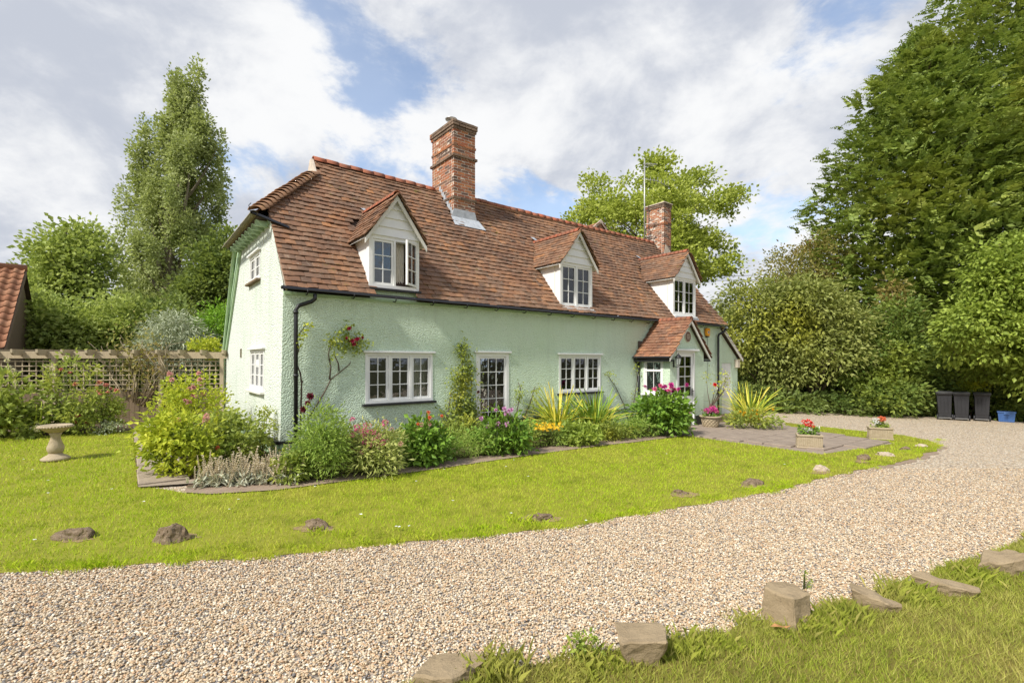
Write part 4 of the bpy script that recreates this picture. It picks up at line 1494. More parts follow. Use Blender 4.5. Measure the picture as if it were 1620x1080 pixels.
# porch roof
pitch = (2.98 - 2.02) / (PC - PT0)
pe = 1.10
zt = 3.06
zeave = zt - pitch * pe
L_ = math.hypot(pe, pitch * pe)
po = MB()
for sg in (-1, 1):
    V = [(PC, PS - .13, zt - .05), (PC + sg * pe, PS - .13, zeave - .05), (PC + sg * pe, -0.01, zeave - .05), (PC, -0.01, zt - .05)]
    po.add(V, [(0, 1, 2, 3)])
pr_ = po.build('porch_roof', M['deck'], cottage)
for sg in (-1, 1):
    ud = Vector((-sg * pe, 0, pitch * pe)).normalized()
    nn = Vector((sg * abs(ud.z), 0, abs(ud.x)))
    places = []
    g = 0.118
    for j in range(int(L_ / g) + 1):
        v = j * g
        if v > L_ - 0.18: break
        p = Vector((PC + sg * pe, 0, zeave)) + ud * v
        for i in range(9):
            q = PS - .15 + (i + .5) * TW - (TW / 2 if j % 2 else 0)
            if q > -0.04: break
            if q < PS - .11: q = PS - 0.10
            yv = (ud + nn * rnd.gauss(0, .035)).normalized()
            xv = Vector((0, 1, 0)) if sg > 0 else Vector((0, -1, 0))
            xv = (xv - yv * xv.dot(yv)).normalized()
            m = frame(Vector((p.x, q, p.z)) + nn * rnd.uniform(.0, .014), xv, yv, xv.cross(yv))
            places.append(m)
    lay(places, M['tile_or'], pr_)
    V = [(PC, PS - .135, zt - .02), (PC + sg * pe, PS - .135, zeave - .02), (PC + sg * pe, PS - .135, zeave - .11), (PC, PS - .135, zt - .13)]
    V += [(x, y + 0.03, z) for x, y, z in V]
    MB().add(V, [(0, 1, 2, 3), (7, 6, 5, 4), (0, 4, 5, 1), (1, 5, 6, 2), (2, 6, 7, 3), (3, 7, 4, 0)]).build('barge_board', M['cream'], pr_)
    a = (PC + sg * (pe + .03), PS - .14, zeave - .01); b = (PC + sg * (pe + .03), -0.02, zeave - .01)
    g_ = MB(); g_.tube([a, b], 0.045, 8, half=True); g_.tube([(a[0], a[1], a[2] + .003), (b[0], b[1], b[2] + .003)], 0.04, 8, half=True)
    g_.box(min(PC + sg * (pe - .16), PC + sg * pe), max(PC + sg * (pe - .16), PC + sg * pe), PS - .12, -.02, zeave - .12, zeave - .06)
    g_.build('gutter', M['black'], pr_)
for k in range(7):
    obj('ridge_tile', ridge_me, pr_, (PC, PS - .14 + k * 0.165, zt - 0.03), (rnd.uniform(-.03, .03), 0, math.pi / 2), (0.57, 0.75, 0.8))
MB().tube([(PT0 - .06, -0.10, zeave - .06), (PT0 - .06, -0.10, -0.2)], 0.036, 8).build('downpipe', M['black'], cottage)

# ---- lean-to at the far end
LT1 = 16.62
wall_holes('lean_to', [(WL + .003, -0.8), (LT1, -0.8), (LT1, 1.86), (WL + .003, 2.86)], [(15.45, 16.15, -0.35, 1.70)], lambda u, v, w: (u, 0.06 - w, v), 0.10, M['wall'], cottage)['label'] = 'lean-to at the far end of the cottage'
MB().add([(LT1, 0.06, -.8), (LT1, 4, -.8), (LT1, 4, 1.86), (LT1, 0.06, 1.86)], [(0, 1, 2, 3)]).build('lean_to', M['wall'], cottage)
ldr = MB().box(15.45, 16.15, 0.10, 0.14, -0.35, 1.70).build('door', M['white'], cottage); ldr['label'] = 'white boarded door of the lean-to'
for k in range(6): MB().box(15.46 + k * .115, 15.565 + k * .115, 0.085, 0.099, -0.34, 1.69).build('board', M['white'], ldr)
lr = MB().add([(WL - .1, -0.06, 2.98), (LT1 + .12, -0.06, 1.86), (LT1 + .12, 4.0, 1.86), (WL - .1, 4.0, 2.98)], [(0, 1, 2, 3)]).build('lean_to_roof', M['deck'], cottage)
ld = Vector((-(LT1 + .22 - WL), 0, 1.12)).normalized(); lnn = Vector((ld.z, 0, -ld.x))
lay([frame(Vector((LT1 + .14, -0.02 + (i + .5 * (j % 2)) * TW, 1.85)) + ld * (j * GAUGE) + lnn * .01, Vector((0, 1, 0)), ld, lnn) for j in range(13) for i in range(22)], M['tile_or'], lr)
MB().prism([(WL, 2.88), (LT1 + .14, 1.74), (LT1 + .14, 1.90), (WL, 3.02)], lambda u, v, w: (u, -0.07 - w, v), 0, 0.03).build('barge_board', M['cream'], lr)

# ---- rear wing whose gable shows over the ridge
RW = 13.15
rw = MB()
rw.add([(RW - 1.1, 4.1, 4.6), (RW + 1.1, 4.1, 4.6), (RW + 1.1, 4.1, 6.6), (RW, 4.1, 7.5), (RW - 1.1, 4.1, 6.6), (RW - 1.1, 9, 4.6), (RW + 1.1, 9, 4.6), (RW + 1.1, 9, 6.6), (RW, 9, 7.5), (RW - 1.1, 9, 6.6)], [(0, 1, 2, 3, 4), (0, 4, 9, 5), (1, 6, 7, 2), (5, 9, 8, 7, 6)])
wing = rw.build('rear_wing', M['bonnet'], cottage)
pl = []
for sg in (-1, 1):
    ud = Vector((-sg * 1.1, 0, 0.9)).normalized(); nn = Vector((sg * abs(ud.z), 0, abs(ud.x)))
    for j in range(9):
        p = Vector((RW + sg * 1.22, 0, 6.52)) + ud * (j * GAUGE) + nn * .02
        for i in range(28):
            xv = Vector((0, 1, 0)) if sg > 0 else Vector((0, -1, 0))
            pl.append(frame(Vector((p.x, 4.05 + (i + .5 * (j % 2)) * TW, p.z)), xv, ud, nn))
lay(pl, M['tile_or'], wing)
for sg in (-1, 1):
    V = [(RW, 4.0, 7.60), (RW + sg * 1.25, 4.0, 6.58), (RW + sg * 1.25, 4.0, 6.46), (RW, 4.0, 7.46)]
    V += [(x, y + 0.04, z) for x, y, z in V]
    MB().add(V, [(0, 1, 2, 3), (7, 6, 5, 4), (0, 4, 5, 1), (1, 5, 6, 2), (2, 6, 7, 3), (3, 7, 4, 0)]).build('barge_board', M['mortar'], wing)

# ---- small things fixed to the walls
def on_front(name, t, s, z, label, cat):
    return empty(name, hl(t, s, z), TH, label, cat)


al = on_front('alarm_box', 14.23, -0.02, 2.82, 'amber alarm box under the eaves right of the porch', 'alarm')
mb = MB(); mb.prism([(-.11, -.14), (.11, -.14), (.13, 0.0), (.12, .14), (-.12, .14), (-.13, 0.0)], lambda u, v, w: (u, -w, v), 0, .07); mb.build('case', M['amber'], al, 0.012)
MB().prism([(.055 * math.cos(a * math.pi / 8), .055 * math.sin(a * math.pi / 8) - .01) for a in range(16)], lambda u, v, w: (u + .02, -w, v), .0705, .074).build('emblem', M['white'], al)
MB().prism([(.032 * math.cos(a * math.pi / 8), .032 * math.sin(a * math.pi / 8) - .01) for a in range(16)], lambda u, v, w: (u + .02, -w, v), .0742, .077).build('emblem', M['bin'], al)
MB().box(-.07, .07, -.06, -.0, -.19, -.145).build('strobe', M['binlid'], al)
MB().tube([(.04, -.012, -.15), (.05, -.012, -1.0), (.05, -.012, -1.6)], 0.006, 5).build('cable', M['bin'], al)
pq = on_front('oval_plaque', 11.17, PS - .004, 2.52, 'oval brown house plaque in the porch gable', 'plaque')
ell = lambda a, b: [(a * math.cos(k * math.pi / 14), b * math.sin(k * math.pi / 14)) for k in range(28)]
MB().prism(ell(.155, .17), lambda u, v, w: (u, -w, v), 0, .018).build('rim', M['mortar'], pq)
MB().prism(ell(.135, .15), lambda u, v, w: (u, -w, v), .0182, .026).build('face', M['brown'], pq)
for k in range(3): MB().box(-.085 + .015 * abs(k - 1), .085 - .015 * abs(k - 1), -.029, -.0262, .045 - .055 * k, .065 - .055 * k).build('raised_line', M['mortar'], pq)
ln = on_front('wall_lantern', 10.44, PS - .003, 1.72, 'black carriage lantern on the porch wall left of the door', 'lantern')
mb = MB(); mb.box(-.03, .03, -.015, 0, -.12, .10); mb.tube([(0, -.01, -.08), (0, -.10, -.12), (0, -.16, -.10), (0, -.16, -.07)], .009, 6); mb.build('bracket', M['black'], ln)
mb = MB()
cage = lambda r, z: [(r * math.cos(k * math.pi / 3 + .5), r * math.sin(k * math.pi / 3 + .5) - .16, z) for k in range(6)]
lo, hi = cage(.055, -.05), cage(.095, .16)
for a, b in zip(lo, hi): mb.tube([a, b], .006, 5)
for ring in (lo, hi):
    for k in range(6): mb.tube([ring[k], ring[(k + 1) % 6]], .007, 5)
mb.build('cage', M['black'], ln)
V = cage(.052, -.045) + cage(.09, .155)
MB().add(V, [(k, (k + 1) % 6, 6 + (k + 1) % 6, 6 + k) for k in range(6)]).build('lamp_glass', M['lampglass'], ln)
MB().lathe([(.105, .16), (.11, .168), (.055, .225), (.035, .235), (.035, .25), (.012, .265), (.012, .29), (.0, .295)], 12, (0, -.16, 0)).build('hood', M['black'], ln)
mbx = on_front('meter_box', 16.48, 0.055, 1.68, 'small beige box on the lean-to wall beside its door', 'box')
MB().box(-.10, .10, -.12, 0, -.16, .13).build('case', M['beige'], mbx, 0.01); MB().box(-.115, .115, -.14, 0, .131, .155).build('lid', M['beige'], mbx)
vt = empty('wall_vent', hl(LEAN * 2, 4.0, 1.98), TH, 'small dark vent high beside the lower gable window', 'vent')
MB().box(-.012, 0, -.08, .08, -.11, .11).build('plate', M['gutter_old'], vt)
for k in range(4): MB().box(-.018, -.0125, -.07, .07, -.09 + k * .05, -.065 + k * .05).build('louvre', M['bark'], vt)

# television aerial strapped to the far chimney
ta = empty('tv_aerial', hl(14.55, 2.9, 6.5), TH, 'tall grey television aerial mast beside the far chimney', 'aerial')
MB().tube([(0, 0, -.3), (0, 0, 3.6)], 0.028, 8).build('mast', M['metal'], ta)
MB().tube([(-.1, 0, 3.35), (.75, -.1, 3.5)], 0.012, 6).build('boom', M['metal'], ta)
for k in range(7):
    MB().tube([(.05 + k * .1, -.16, 3.38 + k * .018), (.05 + k * .1, .14, 3.38 + k * .018)], 0.006, 5).build('element', M['metal'], ta)
MB().tube([(0, 0, 2.75), (.5, -.25, 2.72), (1.15, -.4, 2.55)], 0.012, 6).build('boom', M['metal'], ta)
for k in range(6): MB().tube([(.2 + k * .18, -.15 - k * .045, 2.55), (.2 + k * .18, -.15 - k * .045, 2.85)], 0.005, 5).build('element', M['metal'], ta)
MB().tube([(.18 + .17 * math.cos(a * math.pi / 8), -.05, .55 + .2 * math.sin(a * math.pi / 8)) for a in range(17)], 0.012, 5).build('cable_coil', M['bin'], ta)
MB().tube([(0, 0, .4), (.45, -.3, .4)], 0.015, 6).build('bracket', M['metal'], ta)
MB().tube([(0, 0, .9), (.45, -.3, .9)], 0.015, 6).build('bracket', M['metal'], ta)
#%%OBJECTS%%
# ------------------------------------------------------------------ stones
def noise_mesh(name, bm, mat, amp, freq, seed, smooth=True):
    for v in bm.verts:
        n = mnoise.noise_vector(v.co * freq + Vector((seed, seed * 1.7, 0)))
        n2 = mnoise.noise_vector(v.co * freq * 3.1 + Vector((seed, 0, seed)))
        v.co += n * amp + n2 * amp * 0.5
    me = bpy.data.meshes.new(name)
    bm.to_mesh(me); bm.free()
    for p in me.polygons: p.use_smooth = smooth
    me.materials.append(mat)
    return me


def cut_stone(label, px, py, top, h, taper, tilt, mat, seed, rz=0.0, sink=0.03, zs=None):
    """angular stone: outline of the top, height at each corner, undercut or spreading sides"""
    n = len(top)
    rg = random.Random(seed)
    bm = bmesh.new()
    hs = zs or [h] * n
    tv = [bm.verts.new((x, y, hs[i] + x * tilt[0] + y * tilt[1])) for i, (x, y) in enumerate(top)]
    bv = [bm.verts.new((x * taper + rg.uniform(-.02, .02), y * taper + rg.uniform(-.02, .02), -sink)) for x, y in top]
    bm.faces.new(tv); bm.faces.new(bv[::-1])
    for i in range(n):
        k = (i + 1) % n
        bm.faces.new((tv[k], tv[i], bv[i], bv[k]))
    bmesh.ops.recalc_face_normals(bm, faces=bm.faces)
    bmesh.ops.bevel(bm, geom=list(bm.edges), offset=0.012, segments=1, affect='EDGES', profile=0.6)
    bmesh.ops.triangulate(bm, faces=bm.faces)
    bmesh.ops.subdivide_edges(bm, edges=bm.edges, cuts=3, use_grid_fill=True)
    me = noise_mesh('stone', bm, mat, 0.016, 11, seed, False)
    c = gr(px, py)
    o = obj('stone', me, None, (c.x, c.y, c.z + 0.02), (0, 0, rz))
    return tag(o, label, 'stone', 'stones edging the drive')


def lump_stone(label, px, py, wid, dep, hgt, mat, seed, rz=0.0, sharp=0.35):
    bm = bmesh.new()
    bmesh.ops.create_icosphere(bm, subdivisions=4, radius=1.0)
    rg = random.Random(seed)
    cuts = [(Vector((rg.uniform(-1, 1), rg.uniform(-1, 1), rg.uniform(-.2, 1))).normalized(), rg.uniform(.6, .9)) for _ in range(9)]
    for v in bm.verts:
        p = v.co.copy()
        for nrm_, d_ in cuts:
            e_ = p.dot(nrm_) - d_
            if e_ > 0: p -= nrm_ * e_ * 0.9
        q = p + mnoise.noise_vector(p * 1.6 + Vector((seed, 0, 0))) * 0.20 + mnoise.noise_vector(p * 5 + Vector((0, seed, 0))) * 0.10
        v.co = Vector((q.x * wid / 2, q.y * dep / 2, max(q.z, -.5) * hgt))
    me = noise_mesh('stone', bm, mat, 0.012, 22, seed, False)
    c = gr(px, py)
    return tag(obj('stone', me, None, (c.x, c.y, c.z + 0.01 - .07 * hgt), (0, 0, rz)), label, 'stone', 'stones edging the drive')


cut_stone('flat pale slab half sunk in the verge at the bottom edge of the picture', 712, 1074, [(-.20, -.09), (.02, -.13), (.19, .04), (.20, .12), (-.12, .11)], 0.07, 1.0, (.02, 0.0), M['sand'], 3)
cut_stone('thick wedge of sandstone with dark undercut side, second stone from the bottom edge', 1014, 1046, [(-.17, -.10), (.13, -.13), (.17, .02), (.15, .11), (-.13, .13)], 0.17, 0.62, (0.03, 0.0), M['sand'], 5, 0.05)
cut_stone('square upright block of brown sandstone standing on the verge', 1243, 984, [(-.15, .06), (-.02, -.13), (.15, -.05), (.13, .10), (-.04, .15)], 0.22, 1.0, (0.02, 0.02), M['sand'], 7, 0.0)
cut_stone('tilted brown slab just right of the upright square block', 1382, 962, [(-.16, .02), (.04, -.12), (.17, -.09), (.10, .08), (-.09, .14)], 0.09, 0.85, (-0.25, 0.10), M['sand'], 9)
cut_stone('long thin cracked slab with a broken tip lying in the grass', 1492, 938, [(-.24, .06), (-.04, -.10), (.20, -.13), (.26, -.05), (.02, .06), (-.10, .15)], 0.09, 0.8, (-0.10, 0.10), M['sand'], 11)
cut_stone('thick slab raised on its far end, nearest the right edge of the picture', 1578, 906, [(-.22, -.05), (.04, -.12), (.24, -.09), (.24, .07), (.02, .16)], 0.13, 0.9, (0.16, 0.05), M['sand'], 13)
lump_stone('low mossy lump sunk in the lawn, farthest left of the stones', 119, 851, .40, .26, .11, M['lump'], 21)
lump_stone('dark pitted lump standing on the lawn, second from the left', 273, 856, .34, .26, .20, M['lump'], 22, .2)
lump_stone('rounded pitted lump on the lawn with long grass before it', 503, 836, .33, .22, .13, M['lump'], 23)
lump_stone('flat brown lump at the lawn edge above the middle of the drive', 853, 822, .36, .24, .09, M['lump'], 24)
lump_stone('tiny dark lump in a bare patch of the lawn', 1075, 782, .27, .18, .08, M['lump'], 25)
lump_stone('flat oval mossy lump at the lawn edge', 1188, 767, .46, .26, .11, M['lump'], 26, .1)
lump_stone('round lichen spotted lump in front of the red flowered planter', 1298, 745, .30, .24, .15, M['pale'], 27)
lump_stone('dark brown lump near the terrace corner', 1364, 728, .36, .24, .14, M['lump'], 28)
lump_stone('pale flat wedge of stone between two darker lumps', 1402, 721, .44, .24, .10, M['pale'], 29)
lump_stone('small dark lump near the tip of the lawn', 1431, 712, .25, .2, .09, M['lump'], 30)
lump_stone('small pale flat stone nearest the tip of the lawn', 1456, 706, .30, .2, .06, M['pale'], 31)
# dry leaf on the verge
c = gr(1232, 1004)
dl = tag(obj('dry_leaf', MB().add([(0, 0, .03), (.05, -.02, .05), (.10, 0, .04), (.13, .01, .06), (.08, .03, .035), (.03, .03, .045)], [(0, 1, 5), (1, 2, 4, 5), (2, 3, 4)]).mesh('dry_leaf', M['deadleaf']), None, (c.x - .06, c.y, c.z + .03), (0, 0, -.4)), 'curled dry brown leaf on the verge before the square block', 'leaf')


# ------------------------------------------------------------------ garden furniture
def planter(px, py, rz, label):
    c = gr(px, py)
    r = empty('stone_planter', (c.x, c.y, c.z + 0.02), rz, label, 'planter', 'fluted stone planters on the terrace')
    L_, W_, H_ = 0.50, 0.30, 0.27
    mb = MB()
    mb.box(-L_ / 2 - .015, L_ / 2 + .015, -W_ / 2 - .015, W_ / 2 + .015, 0, .045)
    mb.build('base', M['cast'], r, 0.008)
    MB().box(-L_ / 2 + .012, L_ / 2 - .012, -W_ / 2 + .012, W_ / 2 - .012, .046, H_).build('body', M['cast'], r)
    n = 13
    flute = MB().box(-.012, .012, -.010, .010, 0, H_ - .075).mesh('flute', M['cast'])
    for i in range(n):
        x = -L_ / 2 + .035 + i * (L_ - .07) / (n - 1)
        for y in (-W_ / 2 + .008, W_ / 2 - .008): obj('flute', flute, r, (x, y, .055))
    for i in range(7):
        y = -W_ / 2 + .035 + i * (W_ - .07) / 6
        for x in (-L_ / 2 + .008, L_ / 2 - .008): obj('flute', flute, r, (x, y, .055))
    rim = MB()
    a, b = L_ / 2 + .012, W_ / 2 + .012
    rim.box(-a, a, -b, -b + .05, H_ - .005, H_ + .04); rim.box(-a, a, b - .05, b, H_ - .005, H_ + .04)
    rim.box(-a, -a + .05, -b + .05, b - .05, H_ - .005, H_ + .04); rim.box(a - .05, a, -b + .05, b - .05, H_ - .005, H_ + .04)
    rim.build('rim', M['cast'], r, 0.01)
    MB().box(-a + .05, a - .05, -b + .05, b - .05, H_, H_ + .022).build('compost', M['soil'], r)
    return r


PL1 = planter(1280, 709, -0.42, 'fluted stone planter with red geraniums at the near corner of the terrace')
PL2 = planter(1392, 695, -0.42, 'fluted stone planter with orange and white flowers at the far corner of the terrace')


def basket_pot(px, py, r0, r1, h, label):
    c = gr(px, py)
    r = empty('basket_pot', (c.x, c.y, c.z + .03), 0.3, label, 'pot', 'basket weave pots by the porch door')
    MB().lathe([(r0 * .9, 0), (r0, .02), (r0 * .97, .04), (r1 - .02, h - .05), (r1 - .05, h - .05), (0.01, h - .06)], 28).build('body', M['cast'], r)
    MB().lathe([(r1 - .015, h - .05), (r1 + .02, h - .035), (r1 + .015, h), (r1 - .03, h), (r1 - .035, h - .045)], 28).build('rim', M['cast'], r)
    # woven bands
    wv = MB()
    n = 16
    for sgn in (1, -1):
        for k in range(n):
            pts = []
            for q in range(9):
                f = q / 8
                a = 2 * math.pi * k / n + sgn * f * 0.9
                rr = r0 * .97 + (r1 - .02 - r0 * .97) * f + .006
                pts.append((rr * math.cos(a), rr * math.sin(a), .04 + (h - .09) * f))
            wv.tube(pts, .009, 4)
    wv.build('weave', M['cast'], r)
    MB().lathe([(0.005, h - .055), (r1 - .04, h - .05), (r1 - .04, h - .03), (0.005, h - .02)], 20).build('compost', M['soil'], r)
    return r


POT1 = basket_pot(1082, 681, .17, .21, .30, 'basket weave pot half hidden by the dahlias left of the porch door')
POT2 = basket_pot(1124, 677, .21, .29, .34, 'wide basket weave pot with pink flowers right of the porch door')

# bird bath
c = gr(88, 729)
bb = empty('bird_bath', (c.x, c.y, c.z + .02), 0, 'weathered stone bird bath on the lawn left of the path', 'bird bath')
MB().lathe([(.19, 0), (.20, .03), (.185, .045), (.15, .07), (.11, .09), (.085, .12)], 28).build('base', M['cast'], bb)
MB().lathe([(.085, .118), (.10, .14), (.115, .18), (.118, .22), (.095, .28), (.07, .36), (.065, .42), (.085, .45), (.085, .47)], 28).build('pedestal', M['cast'], bb)
MB().lathe([(.09, .47), (.13, .495), (.18, .53), (.215, .56), (.23, .585), (.222, .60), (.20, .595), (.16, .57), (.10, .555), (.005, .55)], 36).build('basin', M['cast'], bb)
bead = MB().lathe([(.004, -.016), (.014, -.010), (.018, 0), (.014, .010), (.004, .016)], 8).mesh('bead', M['cast'])
for k in range(34):
    a = 2 * math.pi * k / 34
    obj('bead', bead, bb, (.226 * math.cos(a), .226 * math.sin(a), .572))


# wheelie bins
def bin_(px, py, rz, tilt, label):
    c = gr(px, py)
    r = empty('wheelie_bin', (c.x, c.y, c.z + .01), rz, label, 'bin', 'dark wheelie bins at the edge of the drive')
    mb = MB()
    def ring(w, d, z, y=0): return [(-w / 2, -d / 2 + y, z), (w / 2, -d / 2 + y, z), (w / 2, d / 2 + y, z), (-w / 2, d / 2 + y, z)]
    rs = [ring(.44, .48, .04), ring(.45, .50, .22), ring(.46, .52, .24), ring(.53, .64, .94, .02), ring(.58, .70, .95, .02), ring(.58, .70, 1.0, .02)]
    V = [p for q in rs for p in q]
    F = [(3, 2, 1, 0)] + [(i * 4 + k, i * 4 + (k + 1) % 4, (i + 1) * 4 + (k + 1) % 4, (i + 1) * 4 + k) for i in range(5) for k in range(4)] + [(20, 21, 22, 23)]
    mb.add(V, F).build('body', M['bin'], r, 0.015)
    MB().prism([(-.10, .07), (.10, .07), (.08, .16), (-.08, .16)], lambda u, v, w: (u, -.235 - w, v), 0, .012).build('foot_recess', M['black'], r)
    MB().box(-.24, .24, -.262, -.248, .055, .075).build('axle', M['metal'], r)
    for s_ in (-1, 1):
        w = MB()
        w.tube([(s_ * .235, -.22, .10), (s_ * .285, -.22, .10)], .10, 18)
        wo = w.build('wheel', M['bin'], r)
        MB().tube([(s_ * .284, -.22, .10), (s_ * .292, -.22, .10)], .05, 14).build('hub', M['binlid'], wo)
    lid = MB()
    V = ring(.60, .74, 1.002, .02) + ring(.60, .74, 1.04, .02) + ring(.50, .60, 1.075, .03)
    lid.add(V, [(3, 2, 1, 0)] + [(i * 4 + k, i * 4 + (k + 1) % 4, (i + 1) * 4 + (k + 1) % 4, (i + 1) * 4 + k) for i in range(2) for k in range(4)] + [(8, 9, 10, 11)])
    lid.build('lid', M['binlid'], r, 0.012)
    MB().tube([(-.24, -.37, 1.0), (-.24, -.42, 1.01), (.24, -.42, 1.01), (.24, -.37, 1.0)], .016, 8).build('handle', M['binlid'], r)
    for k in (-1, 0, 1): MB().box(k * .13 - .008, k * .13 + .008, -.30, -.27, .3, .85, lambda x, y, z: (x, y + .0 - (z - .3) * .068 + .01, z)).build('rib', M['bin'], r)
    r.rotation_euler[1] = tilt
    r.scale = (.80, .74, .98)
    return r


bin_(1494, 663, -.62, -0.03, 'dark grey wheelie bin with a propped lid, leftmost of the three by the hedge')
bin_(1521, 664.5, -.66, -0.02, 'dark grey wheelie bin standing between two others by the hedge')
bin_(1553, 665.5, -.70, 0.0, 'dark grey wheelie bin nearest the blue box')
c = gr(1592, 667)
bx_ = empty('recycling_box', (c.x, c.y, c.z + .01), -.75, 'open blue plastic recycling box beside the bins', 'box')
mb = MB()
def ring(w, d, z): return [(-w / 2, -d / 2, z), (w / 2, -d / 2, z), (w / 2, d / 2, z), (-w / 2, d / 2, z)]
V = ring(.50, .34, 0) + ring(.58, .42, .33) + ring(.56, .40, .33) + ring(.48, .32, .02)
mb.add(V, [(3, 2, 1, 0)] + [(i * 4 + k, i * 4 + (k + 1) % 4, (i + 1) * 4 + (k + 1) % 4, (i + 1) * 4 + k) for i in range(3) for k in range(4)] + [(12, 13, 14, 15)]).build('tub', M['blue'], bx_)
rim = MB(); a, b = .31, .23
rim.box(-a, a, -b, -b + .03, .30, .34); rim.box(-a, a, b - .03, b, .30, .34); rim.box(-a, -a + .03, -b + .03, b - .03, .30, .34); rim.box(a - .03, a, -b + .03, b - .03, .30, .34)
rim.build('rim', M['blue'], bx_, .006)
MB().box(-.09, .09, -.235, -.20, .24, .30).build('handle', M['blue'], bx_, .006)
for k in range(6): MB().box(-.2 + k * .08, -.185 + k * .08, -.185, -.165, .03, .24, lambda x, y, z: (x, y - z * .11, z)).build('rib', M['blue'], bx_)

bx_.scale = (.80, .9, 1.1)
# ------------------------------------------------------------------ pergola, trellis and board fence on the left
PA, PB = Vector((-13.9, 12.3, 0)), Vector((-7.75, 13.75, 0))
pd = (PB - PA); plen = pd.length; pang = math.atan2(pd.y, pd.x)
zb_ = gz(-10.5)
perg = empty('pergola', (PA.x, PA.y, zb_), pang, 'weathered wooden pergola beam with short cross rafters over the trellis', 'pergola')
MB().box(0, plen, -.03, .03, 1.72, 1.90).build('beam', M['wood'], perg, 0.006)
MB().box(0, plen, .75, .81, 1.72, 1.90).build('beam', M['wood'], perg, 0.006)
raf = MB().prism([(-.38, 1.86), (-.30, 1.80), (.9, 1.80), (1.1, 1.86), (1.1, 1.955), (-.38, 1.955)], lambda u, v, w: (w, u, v), -.025, .025).mesh('rafter', M['wood'])
for k in range(12): obj('rafter', raf, perg, (.25 + k * .53, 0, 0), (0, 0, .0))
for x in (.1, 2.0, 4.45, 5.95):
    MB().box(x - .05, x + .05, -.045, .045, -.15, 1.72).build('post', M['wood'], perg, .006)
tre = empty('trellis', (PA.x, PA.y, zb_), pang, 'brown lattice trellis under the pergola beam', 'trellis')
hs = MB().box(0, plen - .3, -.012, .004, -.013, .013).mesh('slat', M['wood'])
for k in range(7): obj('slat', hs, tre, (.15, .05, .90 + k * .125))
vs = MB().box(-.013, .013, .0045, .018, .86, 1.68).mesh('slat', M['wood'])
for k in range(int((plen - .3) / .15)): obj('slat', vs, tre, (.22 + k * .15, .05, 0))
fen = empty('board_fence', (PA.x, PA.y, zb_), pang, 'low fence of upright weathered boards below the trellis', 'fence')
bme = [MB().box(0, .118, 0, .02, -.15, .84 + dz_).mesh('board', M['fence' if i else 'wood']) for i, dz_ in enumerate((0, .012, -.01, .004))]
rnd = random.Random(5)
for k in range(int((plen - .2) / .123)):
    obj('board', bme[rnd.choice((0, 1, 2, 3, 1, 2))], fen, (.1 + k * .123, .07 + rnd.uniform(-.004, .004), 0))
MB().box(.1, plen - .1, .092, .13, .2, .28).build('rail', M['fence'], fen); MB().box(.1, plen - .1, .092, .13, .66, .74).build('rail', M['fence'], fen)

# outbuilding with pantiles at the left edge
ob = empty('outbuilding', (-14.12, 13.45, gz(-13.6)), TH, 'outbuilding with orange pantiled roof at the left edge', 'building')
OL, OD, OE, OR_ = 5.0, 3.6, 1.95, 4.66
MB().add([(0, .25, -.2), (-OL, .25, -.2), (-OL, .25, OE + .1), (0, .25, OE + .1), (0, 2 * OD - .25, -.2), (0, 2 * OD - .25, OE + .1), (0, OD, OR_ - .12), (-OL, OD, OR_ - .12), (-OL, 2 * OD - .25, -.2), (-OL, 2 * OD - .25, OE + .1)],
         [(0, 3, 2, 1), (0, 4, 5, 6, 3), (4, 8, 9, 5), (1, 2, 7, 9, 8)]).build('wall', M['fence'], ob)
oroof = MB().add([(.12, 0, OE - .03), (-OL, 0, OE - .03), (-OL, OD, OR_ - .03), (.12, OD, OR_ - .03), (.12, 2 * OD, OE - .03), (-OL, 2 * OD, OE - .03)], [(0, 1, 2, 3), (3, 2, 5, 4)]).build('roof', M['deck'], ob)
od = Vector((0, OD, OR_ - OE)); olen = od.length; od.normalize(); on_ = Vector((0, -od.z, od.y))
V, F = [], []
n = 9
for (yy, lift) in ((0, .045), (.40, .012)):
    for k in range(n):
        f = k / (n - 1)
        V.append((-.13 + .26 * f, yy, lift + .032 * math.sin(2 * math.pi * (f + .08))))
for k in range(n):
    f = k / (n - 1)
    V.append((-.13 + .26 * f, 0, .025 + .032 * math.sin(2 * math.pi * (f + .08))))
for k in range(n - 1): F += [(k, k + 1, n + k + 1, n + k), (2 * n + k, 2 * n + k + 1, k + 1, k)]
pan = MB().add(V, F, True).mesh('pantile', M['pantile'])
xv = Vector((1, 0, 0))
for j in range(13):
    for i in range(20):
        o = obj('pantile', pan, oroof)
        o.matrix_local = frame(Vector((-.02 - i * .245 + rnd.uniform(-.004, .004), 0, OE)) + od * (j * .345) + on_ * rnd.uniform(0, .008), (xv + od * rnd.uniform(-.012, .012)).normalized(), od, on_)
MB().tube([(.14, OD, OR_ + .02), (-OL, OD, OR_ + .02)], .12, 10).build('ridge_roll', M['pantile'], oroof)
MB().prism([(0, OE - .02), (OD, OR_ - .02), (OD, OR_ - .20), (0, OE - .20)], lambda u, v, w: (.10 + w, u, v), 0, .035).build('barge_board', M['fence'], ob)

# overhead cables on the right
for k, (y0, y1) in enumerate(((437, 417), (444, 424))):
    a, b = at(1060, y0, 34), at(1700, y1 - 14, 19)
    pts = []
    for q in range(17):
        f = q / 16
        p = a.lerp(b, f); p.z -= 0.7 * 4 * f * (1 - f) * .35
        pts.append(p)
    tag(MB().tube(pts, .014, 5).build('overhead_cable', M['bin']), ['upper overhead cable crossing in front of the conifers', 'lower overhead cable crossing in front of the conifers'][k], 'cable')
#%%PLANTS%%
# ------------------------------------------------------------------ foliage
def unit(v): return v / np.maximum(np.linalg.norm(v, axis=-1, keepdims=True), 1e-9)


